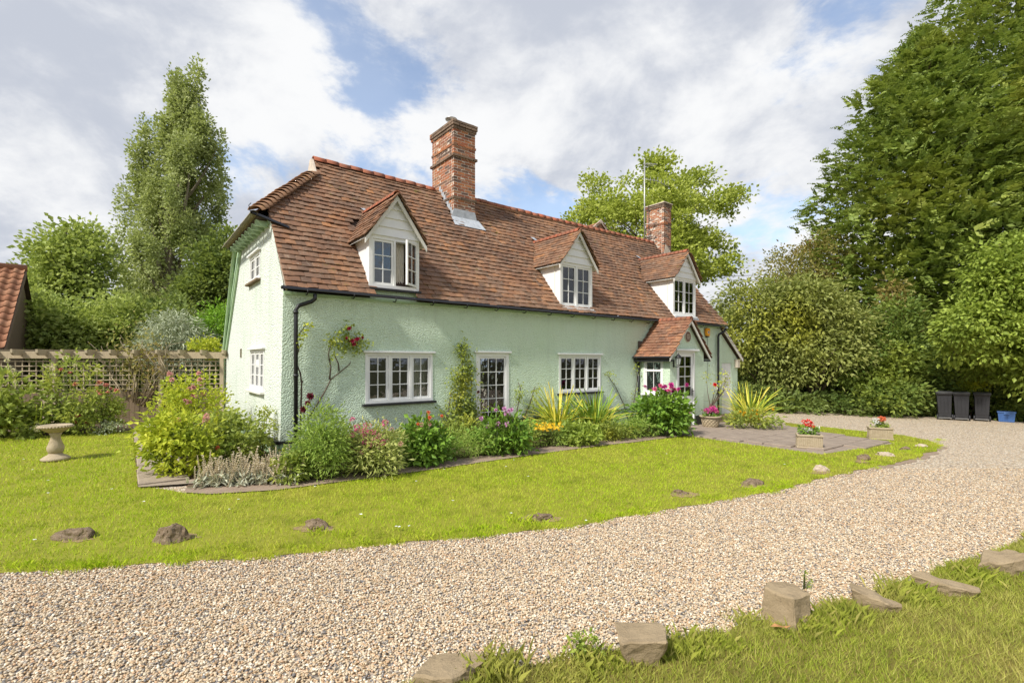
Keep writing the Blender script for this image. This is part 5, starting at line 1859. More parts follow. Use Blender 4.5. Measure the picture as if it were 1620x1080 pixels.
def leaves(Pt, D, L, W, rg, up=0.6, fold=0.18, curve=0.0):
    """one folded diamond per leaf: base point, direction, length, width"""
    n = len(Pt)
    D = unit(D)
    N = unit(rg.normal(0, 1, (n, 3)) + np.array([0, 0, up * 2]))
    B = unit(np.cross(D, N)); N = np.cross(B, D)
    Ls = (L * rg.uniform(0.65, 1.25, n))[:, None]; Ws = (W * rg.uniform(0.7, 1.2, n))[:, None]
    V = np.zeros((n, 4, 3))
    V[:, 0] = Pt
    V[:, 1] = Pt + D * Ls * 0.45 + B * Ws * 0.5 + N * Ws * fold
    V[:, 2] = Pt + D * Ls - N * Ls * curve
    V[:, 3] = Pt + D * Ls * 0.45 - B * Ws * 0.5 + N * Ws * fold
    return V


def leaf_mesh(name, V, mat):
    return np_mesh(name, V.reshape(-1, 3), np.arange(len(V) * 4).reshape(-1, 4), mat)


def sphere_pts(n, rg):
    return unit(rg.normal(0, 1, (n, 3)))


def crown(lobes, nc, per, cr, L, W, rg, droop=0.0, up=0.7, inner=0.45, curve=0.0, flat=0.7):
    """clumps spread through the lobes, more of them towards the outside; leaves round each clump"""
    lobes = np.array(lobes, float)
    w = (lobes[:, 3] * lobes[:, 4] * lobes[:, 5]) ** 0.67
    idx = rg.choice(len(lobes), nc, p=w / w.sum())
    d = sphere_pts(nc, rg)
    rad = inner + (1 - inner) * rg.random(nc) ** 0.6
    rad *= rg.normal(1.0, 0.07, nc)
    C = lobes[idx, :3] + d * lobes[idx, 3:6] * rad[:, None]
    cs = cr * rg.uniform(0.55, 1.35, nc)
    q = np.clip(rg.normal(0, 1, (nc, per, 3)), -1.7, 1.7) * np.array([1, 1, flat])
    Pt = C[:, None] + q * cs[:, None, None] * 0.6
    out = unit(Pt - C[:, None]) * 0.8 + d[:, None] * 0.6 + rg.normal(0, 0.5, (nc, per, 3)) + np.array([0, 0, -droop])
    return leaves(Pt.reshape(-1, 3), out.reshape(-1, 3), L, W, rg, up, curve=curve), C, d


def limbs(mb, base, top, targets, r0, rg, bend=0.15):
    """a trunk and boughs that reach towards the clumps"""
    base, top = Vector(base), Vector(top)
    n = 7
    pts, rad = [], []
    for i in range(n + 1):
        f = i / n
        p = base.lerp(top, f) + Vector((rg.normal(0, bend), rg.normal(0, bend), 0)) * (f if f < 1 else .5)
        pts.append(p); rad.append(r0 * (1 - 0.85 * f) * (1.25 if i == 0 else 1))
    mb.tube(pts, rad, 8)
    for t in targets:
        t = Vector(t)
        h = min(max((t.z - base.z) / (top.z - base.z) - 0.25, 0.12), 0.9)
        i = int(h * n)
        a = pts[i].lerp(pts[i + 1], h * n - i)
        r = r0 * (1 - .85 * h) * 0.5
        m1 = a.lerp(t, .4) + Vector((0, 0, (t - a).length * .08)) + Vector(rg.normal(0, .08, 3)) * (t - a).length * .5
        m2 = a.lerp(t, .75) + Vector(rg.normal(0, .06, 3)) * (t - a).length * .5
        mb.tube([a, m1, m2, t], [r, r * .7, r * .45, r * .15], 5)


def tree(name, label, cat, base, lobes, nc, per, cr, L, W, leaf, seed, bark='bark', r0=0.2, nl=14, group=None, top=None, **kw):
    rg = np.random.default_rng(seed)
    base = Vector(base)
    o = empty(name, base, 0, label, cat, group)
    lb = [(x - base.x, y - base.y, z - base.z, a, b, c_) for x, y, z, a, b, c_ in lobes]
    V, C, d = crown(lb, nc, per, cr, L, W, rg, **kw)
    obj('crown', leaf_mesh('crown', V, M[leaf]), o)
    mb = MB()
    hi = max(l[2] + l[5] * .55 for l in lb)
    tx = np.mean([l[0] for l in lb]); ty = np.mean([l[1] for l in lb])
    tp = top or (tx, ty, hi)
    pick = rg.choice(len(C), min(nl, len(C)), replace=False)
    limbs(mb, (0, 0, -0.3), tp, C[pick], r0, rg)
    mb.build('trunk', M[bark], o)
    return o


def pxl(px, py, Y, rpx, rpy, ry=None):
    """lobe from its centre and half sizes in the photograph at distance Y"""
    p = at(px, py, Y); k = Y / FPX
    return (p.x, p.y, p.z, rpx * k, ry if ry is not None else rpx * k, rpy * k)


def gb(px, Y):
    x = (px - CX) / FPX * Y
    return (x, Y, gz(x))


# ---- the tall poplar
rg = np.random.default_rng(40)
lob = []
prof = [(500, 84), (455, 84), (410, 82), (365, 74), (320, 70), (275, 62), (235, 50), (200, 38), (175, 22)]
for y, hw in prof:
    for k in range(max(3, int(hw / 8))):
        x = 262 + (296 - 262) * (500 - y) / 330 + rg.uniform(-.92, .92) * hw
        lob.append(pxl(x, y + rg.uniform(-20, 20), 38 + rg.uniform(-1, 1) * hw / 26, rg.uniform(8, 14), rg.uniform(30, 52)))
lob += [pxl(235, 270, 38.5, 14, 46), pxl(240, 330, 38, 16, 46), pxl(225, 300, 38, 14, 44), pxl(262, 230, 38, 14, 46), pxl(311, 132, 38, 9, 36), pxl(303, 165, 38, 12, 36), pxl(281, 148, 38, 9, 34), pxl(228, 215, 38, 8, 34), pxl(216, 250, 38, 9, 34), pxl(346, 235, 38, 7, 40), pxl(197, 325, 38, 8, 36), pxl(352, 300, 38, 7, 36), pxl(187, 390, 38, 8, 36)]
tree('poplar_tree', 'very tall narrow poplar rising behind the garden left of the cottage', 'tree', gb(262, 38), lob, 4200, 16, 0.40, 0.22, 0.18, 'leaf_poplar', 41, 'palebark', 0.55, 26, top=(.8, 0, 22), flat=1.3, up=0.3, inner=.3)
# ---- smaller trees and hedge behind the pergola
tree('broadleaf_tree', 'rounded leafy tree left of the tall poplar', 'tree', gb(105, 27), [pxl(110, 400, 27, 50, 42), pxl(75, 440, 27, 45, 45), pxl(145, 430, 27, 42, 48), pxl(100, 480, 27, 68, 50), pxl(135, 372, 27, 25, 25), pxl(50, 480, 27, 35, 40)], 620, 20, 0.55, 0.26, 0.19, 'leaf_mid', 42, r0=.25, inner=.3)
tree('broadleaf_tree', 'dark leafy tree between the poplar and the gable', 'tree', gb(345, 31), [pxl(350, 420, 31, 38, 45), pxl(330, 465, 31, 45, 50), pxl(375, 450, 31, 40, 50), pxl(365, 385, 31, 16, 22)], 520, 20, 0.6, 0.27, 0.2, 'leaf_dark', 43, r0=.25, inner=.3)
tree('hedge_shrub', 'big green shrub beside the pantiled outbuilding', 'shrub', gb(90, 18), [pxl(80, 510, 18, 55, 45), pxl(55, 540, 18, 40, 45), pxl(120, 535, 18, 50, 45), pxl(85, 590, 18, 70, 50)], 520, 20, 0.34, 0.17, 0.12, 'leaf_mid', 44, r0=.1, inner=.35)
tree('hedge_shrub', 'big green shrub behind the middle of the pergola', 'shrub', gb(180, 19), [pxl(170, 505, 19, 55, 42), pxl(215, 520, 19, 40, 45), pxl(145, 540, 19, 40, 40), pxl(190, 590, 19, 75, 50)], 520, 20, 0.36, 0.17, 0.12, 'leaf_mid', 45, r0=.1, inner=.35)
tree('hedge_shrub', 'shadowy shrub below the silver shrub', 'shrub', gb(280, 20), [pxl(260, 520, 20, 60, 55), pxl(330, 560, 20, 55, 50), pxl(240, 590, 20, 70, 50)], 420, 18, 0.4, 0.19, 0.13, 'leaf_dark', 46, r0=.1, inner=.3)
tree('silver_shrub', 'silvery grey weeping shrub behind the pergola near the gable', 'shrub', gb(282, 16.5), [pxl(282, 528, 16.5, 46, 32), pxl(265, 555, 16.5, 42, 32), pxl(305, 555, 16.5, 36, 32)], 420, 22, 0.26, 0.17, 0.035, 'leaf_silver', 47, r0=.07, inner=.6, droop=.5)
tree('dwarf_conifer', 'bright green conifer close to the gable corner', 'conifer', gb(350, 17.5), [pxl(348, 520, 17.5, 30, 36), pxl(340, 565, 17.5, 32, 40)], 300, 22, 0.25, 0.15, 0.05, 'leaf_brightcon', 48, r0=.08, inner=.5)
# ---- maple behind the far end of the roof
Ym = 31
rg = np.random.default_rng(66)
env = [(1012, 278, 34, 26), (1062, 276, 32, 26), (965, 315, 38, 26), (1105, 308, 40, 28), (1030, 320, 70, 50), (1100, 350, 58, 44), (925, 335, 22, 14), (1150, 300, 22, 14), (1140, 365, 30, 34), (1110, 405, 50, 30), (1010, 365, 80, 40), (1040, 415, 95, 40)]
lob = []
for (x, y, a, b) in env:
    for k in range(max(2, int(a * b / 240))):
        u = rg.uniform(-1, 1, 2)
        lob.append(pxl(x + u[0] * a, y + u[1] * b, Ym + rg.uniform(-1, 1) * a / 16, rg.uniform(14, 24), rg.uniform(9, 15)))
tree('maple_tree', 'yellow-green maple rising behind the far end of the roof', 'tree', gb(1040, Ym), lob, 1350, 22, 0.48, 0.21, 0.18, 'leaf_maple', 49, 'palebark', .35, 40, top=(.3, 0, 11), inner=.3)


# ---- leylandii: flat drooping sprays on tiers of boughs
def conifer(name, label, base, H, prof, n, seed, leaf='leaf_conifer', spray=0.72, facing=None):
    rg = np.random.default_rng(seed)
    o = empty(name, base, 0, label, 'conifer', 'tall dark conifers on the right')
    hs_ = np.array([p[0] for p in prof]); rs_ = np.array([p[1] for p in prof])
    h = rg.random(n)
    r = np.interp(h, hs_, rs_)
    keep = rg.random(n) < np.clip(r / rs_.max(), .15, 1)
    h, r = h[keep], r[keep]; n = len(h)
    phi = rg.uniform(0, 2 * np.pi, n)
    if facing is not None:
        m = rg.random(n) < .6
        phi[m] = facing + rg.normal(0, .9, m.sum())
    # boughs: cluster the sprays so that light tiers stand over dark gaps
    lump = 0.9 * np.array([mnoise.noise(Vector((math.cos(a) * 2.6, math.sin(a) * 2.6, hh * H * .42 + seed))) for a, hh in zip(phi, h)])
    rr = r * (0.80 + 0.34 * lump + rg.normal(0, .075, n)) * np.where(rg.random(n) < .38, rg.uniform(.4, .95, n), 1)
    c_ = np.stack([np.cos(phi) * rr, np.sin(phi) * rr, h * H], 1)
    out = np.stack([np.cos(phi), np.sin(phi), np.zeros(n)], 1)
    ax = unit(out + np.array([0, 0, .45]) + rg.normal(0, .38, (n, 3)))
    side = unit(np.cross(ax, np.array([0, 0, 1.0])) + rg.normal(0, .35, (n, 3)))
    Ls = spray * rg.uniform(.6, 1.25, n)
    K = 7
    allV = []
    for k in range(K):
        f = k / (K - 1)
        p = c_ + ax * (Ls * (f - .35))[:, None] - np.array([0, 0, 1]) * (Ls * .30 * f * f)[:, None]
        ln = .40 * (1 - .72 * f)
        for sg in (-1, 1):
            D = ax * .75 + side * sg * .75 + np.array([0, 0, -.22 * f]) + rg.normal(0, .14, (n, 3))
            V = leaves(p, D, 1.0, 1.0, rg, 1.0)
            D = unit(D)
            l = (Ls * ln)[:, None]; w = l * .30
            B = unit(np.cross(D, np.cross(ax, side) + rg.normal(0, .3, (n, 3))))
            V = np.zeros((n, 4, 3))
            V[:, 0] = p; V[:, 1] = p + D * l * .5 + B * w; V[:, 2] = p + D * l - np.array([0, 0, .12]) * l; V[:, 3] = p + D * l * .5 - B * w
            allV.append(V)
    ni = int(n * 2.6)
    hi_ = rg.random(ni) * .97; pi_ = rg.uniform(0, 2 * np.pi, ni)
    if facing is not None:
        mi = rg.random(ni) < .55
        pi_[mi] = facing + rg.normal(0, .9, mi.sum())
    ri = np.interp(hi_, hs_, rs_) * rg.uniform(.35, .74, ni)
    Pi = np.stack([np.cos(pi_) * ri, np.sin(pi_) * ri, hi_ * H], 1)
    allV.append(leaves(Pi, rg.normal(0, 1, (ni, 3)) + np.array([0, 0, -.2]), .40, .16, rg, .2))
    obj('crown', leaf_mesh('crown', np.concatenate(allV), M[leaf]), o)
    mb = MB()
    mb.tube([(0, 0, -.3), (.1, 0, H * .4), (0, .1, H * .8), (0, 0, H * .97)], [.38, .28, .12, .03], 10)
    for k in range(46):
        hh = .08 + .85 * k / 46
        a = k * 2.4
        rr_ = float(np.interp(hh, hs_, rs_)) * .8
        mb.tube([(0, 0, hh * H - .2), (math.cos(a) * rr_ * .5, math.sin(a) * rr_ * .5, hh * H + .1), (math.cos(a) * rr_, math.sin(a) * rr_, hh * H + .25)], [.07, .045, .01], 5)
    mb.build('trunk', M['bark'], o)
    return o


SUNW = math.atan2(-.85, -.5)
CA = [(0.0, 4.4), (.12, 5.2), (.3, 5.7), (.5, 5.5), (.63, 4.9), (.78, 3.5), (.88, 2.1), (.95, 1.0), (1.0, .05)]
CB = [(0.0, 5.5), (.3, 7.0), (.55, 6.6), (.68, 5.6), (.78, 4.3), (.9, 2.0), (1.0, .1)]
conifer('leylandii_tree', 'dark green conifer whose left flank stands clear against the sky', gb(1460, 24.5), 19.0, CA, 8200, 51, facing=SUNW)
conifer('leylandii_tree', 'tallest dark green conifer, cut off by the top edge', gb(1615, 25), 27, CB, 9000, 52, facing=SUNW)
conifer('leylandii_tree', 'dark conifer at the right edge behind the bright leaved tree', gb(1740, 22), 21, CA, 4200, 53, facing=SUNW)
# ---- shrubs and trees along the right side of the drive
G = 'shrubs along the far side of the drive'
tree('hawthorn_tree', 'brownish thinly leaved hawthorn left of the conifers', 'tree', gb(1285, 25), [pxl(1290, 415, 25, 48, 42), pxl(1255, 435, 25, 48, 40), pxl(1315, 395, 25, 28, 30), pxl(1235, 455, 25, 30, 28), pxl(1290, 470, 25, 60, 50)], 520, 20, .42, .15, .10, 'leaf_haw', 54, r0=.18, nl=40, inner=.4)
tree('willow_shrub', 'tall olive green shrub just beyond the lean-to', 'shrub', gb(1215, 21), [pxl(1195, 490, 21, 45, 45), pxl(1235, 480, 21, 48, 45), pxl(1170, 540, 21, 35, 50), pxl(1225, 550, 21, 55, 55), pxl(1160, 480, 22, 25, 40), pxl(1145, 520, 22.5, 25, 45)], 640, 20, .40, .20, .09, 'leaf_olive', 55, r0=.14, nl=24, group=G, inner=.35, droop=.4)
tree('willow_shrub', 'broad olive green shrub with yellow tips and a leaning trunk', 'shrub', gb(1292, 20.5), [pxl(1290, 480, 20.5, 55, 40), pxl(1325, 520, 20.5, 50, 50), pxl(1265, 540, 20.5, 50, 45), pxl(1305, 565, 20.5, 65, 38), pxl(1270, 460, 20.5, 30, 22), pxl(1245, 590, 20.5, 35, 25)], 760, 20, .40, .21, .10, 'leaf_olive', 56, r0=.16, nl=26, group=G, inner=.35, droop=.45)
tree('laurel_shrub', 'green shrub between the olive shrub and the bins', 'shrub', gb(1405, 20), [pxl(1400, 560, 20, 55, 50), pxl(1370, 590, 20, 50, 40), pxl(1440, 590, 20, 50, 45), pxl(1420, 510, 20, 35, 45), pxl(1395, 625, 19.5, 60, 30)], 700, 20, .38, .19, .11, 'leaf_ivy', 57, r0=.12, group=G, inner=.35)
tree('ivy_stump', 'tall ivy and vine tangle hanging from a dead trunk before the conifers', 'shrub', gb(1412, 20.8), [pxl(1412, 485, 20.8, 22, 45), pxl(1400, 530, 20.8, 25, 35), pxl(1425, 520, 20.8, 22, 35)], 170, 18, .30, .2, .10, 'leaf_haw', 58, r0=.15, inner=.3, droop=.9)
tree('hazel_tree', 'bright green large leaved tree overhanging the bins at the right edge', 'tree', gb(1600, 19.6), [pxl(1570, 440, 17, 38, 42), pxl(1605, 470, 17, 50, 55), pxl(1535, 510, 17, 42, 40), pxl(1590, 530, 17, 60, 50), pxl(1520, 545, 17.5, 30, 28), pxl(1560, 580, 18.2, 40, 30), pxl(1650, 450, 17, 60, 80), pxl(1560, 405, 17, 18, 22), pxl(1610, 400, 17, 26, 28), pxl(1640, 560, 17, 60, 60)], 900, 22, .32, .18, .12, 'leaf_bright', 59, r0=.14, nl=26, inner=.3, droop=.5)
tree('ivy_hedge', 'ivy covered hedge rising right of the blue box', 'hedge', gb(1605, 18.9), [pxl(1600, 620, 18.9, 45, 45), pxl(1640, 600, 18.6, 45, 60), pxl(1575, 640, 18.9, 30, 28), pxl(1690, 600, 18, 50, 70)], 520, 20, .26, .15, .11, 'leaf_ivy', 60, r0=.08, group=G, inner=.45)
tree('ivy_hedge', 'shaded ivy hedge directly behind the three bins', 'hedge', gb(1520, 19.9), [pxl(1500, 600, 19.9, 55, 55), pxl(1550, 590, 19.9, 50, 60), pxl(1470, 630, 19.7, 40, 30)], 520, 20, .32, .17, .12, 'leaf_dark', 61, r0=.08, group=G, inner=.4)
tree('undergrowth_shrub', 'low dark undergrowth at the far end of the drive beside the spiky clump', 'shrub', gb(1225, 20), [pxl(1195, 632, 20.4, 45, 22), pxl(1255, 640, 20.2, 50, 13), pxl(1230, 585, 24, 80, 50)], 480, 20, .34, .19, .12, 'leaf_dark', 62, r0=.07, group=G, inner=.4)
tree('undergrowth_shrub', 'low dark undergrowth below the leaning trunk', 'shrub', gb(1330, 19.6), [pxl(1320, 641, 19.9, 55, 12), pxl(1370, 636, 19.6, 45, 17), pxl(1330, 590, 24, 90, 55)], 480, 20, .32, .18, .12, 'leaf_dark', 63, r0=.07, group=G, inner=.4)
tree('spurge_plant', 'lime yellow plant poking up behind the bins', 'plant', gb(1537, 18.9), [pxl(1530, 613, 18.7, 12, 8), pxl(1545, 608, 18.8, 14, 10)], 40, 16, .13, .13, .06, 'leaf_yel', 64, r0=.02, nl=5)


# far wood that closes the horizon
rg = np.random.default_rng(70)
lob = []
for k in range(70):
    a = R(-75 + 150 * k / 69)
    d_ = 85 + rg.uniform(-8, 8)
    x, y = math.sin(a) * d_, math.cos(a) * d_
    lob.append((x, y, gz(x) + 2.0, 3.6, 3.6, rg.uniform(2.5, 4.2)))
V, C, d = crown(lob, 2600, 9, 1.3, .95, .7, rg, inner=.5)
tag(obj('distant_wood', leaf_mesh('distant_wood', V, M['leaf_mid'])), 'far belt of trees along the horizon', 'wood', kind='stuff')


# ------------------------------------------------------------------ flowers
def flower_mesh(kind, r, mat, seed=0):
    rg = np.random.default_rng(seed)
    if kind == 'ball':                               # geranium or hydrangea head
        n = 46
        d = sphere_pts(n, rg); d[:, 2] = np.abs(d[:, 2]) * 1.0 - .15
        V = leaves(d * r * .75, d + rg.normal(0, .5, (n, 3)), r * .55, r * .5, rg, 0.0)
    elif kind == 'daisy':
        a = np.arange(9) * 2 * np.pi / 9
        D = np.stack([np.cos(a), np.sin(a), .15 + 0 * a], 1)
        V = leaves(D * r * .1, D, r, r * .5, rg, 3)
    else:                                            # dahlia or rose: rings of petals closing inwards
        parts = []
        for ring_, (el, ln, n) in enumerate(((-.1, 1.0, 10), (.35, .9, 10), (.8, .72, 8), (1.4, .5, 6))):
            a = np.arange(n) * 2 * np.pi / n + ring_ * .35
            D = np.stack([np.cos(a), np.sin(a), np.full(n, el)], 1)
            parts.append(leaves(np.zeros((n, 3)) + np.array([0, 0, .1 * r * ring_]), D, r * ln, r * .55, rg, 2, fold=.3))
        V = np.concatenate(parts)
    return leaf_mesh('flower', V, M[mat])


FM = {}


def fl(kind, r, mat):
    k = (kind, round(r, 3), mat)
    if k not in FM: FM[k] = flower_mesh(kind, r, mat, len(FM))
    return FM[k]


def flower(parent, kind, r, mat, loc, rg, face=(0.25, -0.75, 0.5), jit=.5):
    d = Vector(face) + Vector(rg.normal(0, jit, 3)) * .6
    o = obj('flower', fl(kind, r, mat), parent, loc, d.to_track_quat('Z', 'Y').to_euler())
    return o


def bush(name, label, cat, base, rx, ry, h, n, L, W, leaf, seed, flowers=(), group=None, spread=0.8, up=.4, stems=10, low=0.0, curve=.12, lobes=None, rz=0.0):
    """garden plant: stems, leaves through a domed volume and single flowers"""
    rg = np.random.default_rng(seed)
    o = empty(name, base, rz, label, cat, group)
    if lobes is None:
        lobes = [(0, 0, h * .45, rx, ry, h * .55)]
        for k in range(6):
            a = rg.uniform(0, 2 * np.pi)
            lobes.append((math.cos(a) * rx * .6, math.sin(a) * ry * .6, h * rg.uniform(.3, .72), rx * .42, ry * .42, h * .28))
    nc = max(6, n // 12)
    V, C, d = crown(lobes, nc, 12, min(rx, h) * .30, L, W, rg, up=up, inner=.4, curve=curve)
    V = V[V[:, 0, 2] > low]
    obj('foliage', leaf_mesh('foliage', V, M[leaf]), o)
    mb = MB()
    for k in range(stems):
        t = C[rg.integers(len(C))]
        mb.tube([(t[0] * .25, t[1] * .25, -.03), (t[0] * .7, t[1] * .7, t[2] * .6), tuple(t)], [.008, .006, .003], 4)
    for (kind, r, mat, cnt, z0, z1) in flowers:
        for k in range(cnt):
            a = rg.uniform(0, 2 * np.pi) if k % 4 == 0 else rg.normal(-1.4, .8)
            q = rg.uniform(.2, .95)
            p = Vector((math.cos(a) * rx * q, math.sin(a) * ry * q, h * rg.uniform(z0, z1)))
            flower(o, kind, r * rg.choice((.85, 1.0, 1.15)), mat, p, rg)
            mb.tube([(p.x * .5, p.y * .5, p.z * .4), (p.x, p.y, p.z - .01)], [.006, .004], 4)
    mb.build('stems', M['stem'], o)
    return o


def g3(px, py): return gr(px, py) + Vector((0, 0, .02))


def bpx(name, label, cat, x0, x1, ytop, ybase, n, L, W, leaf, seed, flowers=(), depth=.8, dy=0.0, **kw):
    """bush from its picture extent: left, right, top and foot"""
    b = g3((x0 + x1) / 2, ybase)
    k = b.y / FPX
    rx = (x1 - x0) / 2 * k
    ry = rx * depth if depth < 5 else depth
    b.y += ry * .55 + dy; b.x += (ry * .55 + dy) * (((x0 + x1) / 2 - CX) / FPX)
    h = (ybase - ytop) * k * (1 + (ry * .55) / b.y)
    b.z = gz(b.x)
    return bush(name, label, cat, b, rx, ry, h, n, L, W, leaf, seed, flowers, **kw)


# front border, from the drainpipe to the porch
bpx('aster_plant', 'tall feathery green clump in front of the drainpipe', 'plant', 462, 552, 640, 764, 4200, .085, .018, 'leaf_aster', 101, depth=.7, up=.0, stems=30)
dk = bpx('dahlia_plant', 'nearly black red dahlias on tall stems by the drainpipe', 'plant', 470, 500, 690, 752, 160, .09, .05, 'leaf_dahlia', 102, depth=.8)
for (px, py, r) in ((491, 627, .075), (487, 638, .06), (480, 648, .07)):
    w = at(px, py, dk.location.y - .05) - dk.location
    flower(dk, 'dahlia', r, 'fl_dark', w, np.random.default_rng(py), jit=.2)
    MB().tube([(0, .05, 0), (w.x * .6, w.y * .5, w.z * .6), (w.x, w.y, w.z - .01)], [.008, .007, .005], 5).build('stem', M['stem'], dk)
bpx('phlox_plant', 'pink flowered clump with cream edged leaves under the wide window', 'plant', 530, 645, 676, 756, 2800, .10, .030, 'leaf_phlox', 103, [('ball', .042, 'fl_pink', 16, .62, 1.08), ('ball', .034, 'fl_palepink', 26, .5, 1.08)], depth=.55, stems=24)
bpx('dahlia_plant', 'dark leaved dahlia with orange red flowers under the wide window', 'plant', 632, 706, 664, 740, 1300, .13, .075, 'leaf_dahlia', 104, [('dahlia', .048, 'fl_orange', 5, .9, 1.15), ('ball', .03, 'fl_palepink', 7, .5, .9)], depth=.7)
bpx('lavender_plant', 'low grassy grey green mound left of the garden door', 'plant', 690, 762, 690, 727, 1500, .10, .010, 'leaf_aster', 105, depth=.6, up=.0)
bpx('dahlia_plant', 'lilac flowered dahlia in front of the garden door', 'plant', 750, 835, 652, 722, 1500, .12, .07, 'leaf_dahlia', 106, [('dahlia', .055, 'fl_lilac', 13, .65, 1.12)], depth=.6)
bpx('rudbeckia_plant', 'low clump covered in small yellow flowers', 'plant', 826, 892, 670, 709, 1000, .07, .022, 'leaf_aster', 107, [('daisy', .032, 'fl_yellow', 70, .72, 1.02)], depth=.6)
bpx('alchemilla_plant', 'light green broad leaved mound beside the yellow flowers', 'plant', 885, 946, 668, 707, 620, .13, .10, 'leaf_bright', 108, depth=.6)
bpx('foliage_clump', 'low trailing leaves below the arching clump', 'plant', 945, 1010, 672, 697, 420, .14, .03, 'leaf_rose', 109, depth=.6)
bpx('dahlia_plant', 'big bushy dahlia with magenta flowers beside the porch', 'plant', 1002, 1092, 618, 692, 1900, .16, .095, 'leaf_dahlia', 110, [('dahlia', .085, 'fl_magenta', 9, .92, 1.13), ('dahlia', .075, 'fl_pink', 5, .9, 1.1)], depth=.6)
bpx('catmint_plant', 'low grey green plant at the foot of the magenta dahlia', 'plant', 990, 1045, 655, 693, 700, .08, .022, 'leaf_aster', 111, depth=.5)
bpx('foliage_clump', 'dark leafy filler under the climber by the garden door', 'plant', 690, 760, 660, 712, 700, .10, .05, 'leaf_rose', 112, depth=.4, dy=.3)
bpx('foliage_clump', 'small mixed leaves at the corner of the bed by the drainpipe foot', 'plant', 438, 480, 715, 768, 500, .10, .05, 'leaf_rose', 113, depth=.8)



# filler that closes the border between the larger plants
FILL = [(500, 560, 690, 757, 'leaf_rose'), (545, 600, 700, 752, 'leaf_phlox'), (600, 660, 690, 745, 'leaf_aster'), (655, 720, 685, 735, 'leaf_dahlia'), (715, 790, 676, 727, 'leaf_aster'), (790, 850, 676, 714, 'leaf_rose'),
        (845, 905, 672, 708, 'leaf_aster'), (930, 985, 668, 700, 'leaf_rose'), (965, 1030, 660, 696, 'leaf_aster'), (452, 500, 700, 768, 'leaf_aster')]
WORDS = ['beside the feathery clump', 'among the pink flowers', 'between the pink and the orange flowers', 'right of the orange dahlia', 'before the climber', 'right of the lilac dahlia', 'behind the yellow flowers', 'under the arching sword leaves', 'left of the magenta dahlia', 'at the near end of the front bed']
for k, (x0, x1, yt, yb_, lfm) in enumerate(FILL):
    bpx('border_filler', 'leafy green filler ' + WORDS[k], 'plant', x0, x1, yt, yb_, 900, .085, .035 if lfm != 'leaf_aster' else .018, lfm, 210 + k, depth=.7, dy=.12, stems=14, group='leafy fillers of the front border')


# strap leaved clumps, each leaf a blade of its own
def sword(name, label, px, py, n, hgt, spread, mats, seed, width=.075, lean=(0, 0)):
    rg = np.random.default_rng(seed)
    b = g3(px, py)
    o = empty(name, b, 0, label, 'plant', 'strap leaved clumps along the cottage')
    var = []
    for v in range(8):
        m = mats[v % len(mats)]
        bend = .1 + .14 * v
        pts = [(0, 0, 0)]
        V, F = [], []
        S = 7
        for i in range(S + 1):
            f = i / S
            x = bend * f * f * .9; z = f * (1 - .45 * bend * f)
            w = (.5 + .8 * f if f < .3 else .74) * (1 - f ** 3) + .02
            V += [(x, -w * .5, z), (x - .018, 0, z - .004), (x, w * .5, z)]
        for i in range(S):
            for q in range(2): F.append((3 * i + q, 3 * i + q + 1, 3 * i + q + 4, 3 * i + q + 3))
        V = [(x * hgt, y * width, z * hgt) for x, y, z in V]
        me = bpy.data.meshes.new('leaf'); me.from_pydata(V, [], F); me.materials.append(M[m])
        for p in me.polygons: p.use_smooth = True
        var.append(me)
    for k in range(n):
        a = rg.uniform(0, 2 * np.pi)
        r = abs(rg.normal(0, .4)) * spread * .45
        tilt = min(abs(rg.normal(0, .33)), .95)
        e_ = Euler((0, tilt, a))
        oo = obj('leaf', var[rg.integers(8)], o, (math.cos(a) * r + lean[0] * tilt, math.sin(a) * r + lean[1] * tilt, 0), e_, float(rg.uniform(.6, 1.15)))
    return o


sword('crocosmia_clump', 'upright clump of yellowing sword leaves under the far window', 882, 690, 150, 1.25, .8, ['leaf_swordy', 'leaf_sword', 'leaf_sword', 'leaf_swordd'], 121)
sword('crocosmia_clump', 'arching clump of green sword leaves right of the far window', 940, 690, 220, 1.25, 1.0, ['leaf_swordd', 'leaf_sword', 'leaf_swordd', 'leaf_swordd', 'leaf_swordy'], 122)
sword('crocosmia_clump', 'big fountain of yellow green sword leaves right of the porch', 1188, 670, 130, 1.35, 1.0, ['leaf_sword', 'leaf_swordy', 'leaf_sword', 'leaf_swordd', 'leaf_sword'], 123, .055)
sword('iris_clump', 'pale green iris leaves leaning over the path by the gable bed', 246, 700, 34, .62, .4, ['leaf_sword', 'leaf_yel'], 124, .034)
bpx('dahlia_plant', 'low dark leaved plant with small yellow flowers below the sword leaves', 'plant', 1148, 1232, 650, 681, 800, .11, .06, 'leaf_rose', 125, [('dahlia', .05, 'fl_yellow', 14, .5, 1.1)], depth=.5)
bpx('box_bush', 'rounded clipped bush right of the porch', 'shrub', 1146, 1192, 606, 660, 2200, .05, .035, 'leaf_dark', 126, depth=.9, dy=1.3)


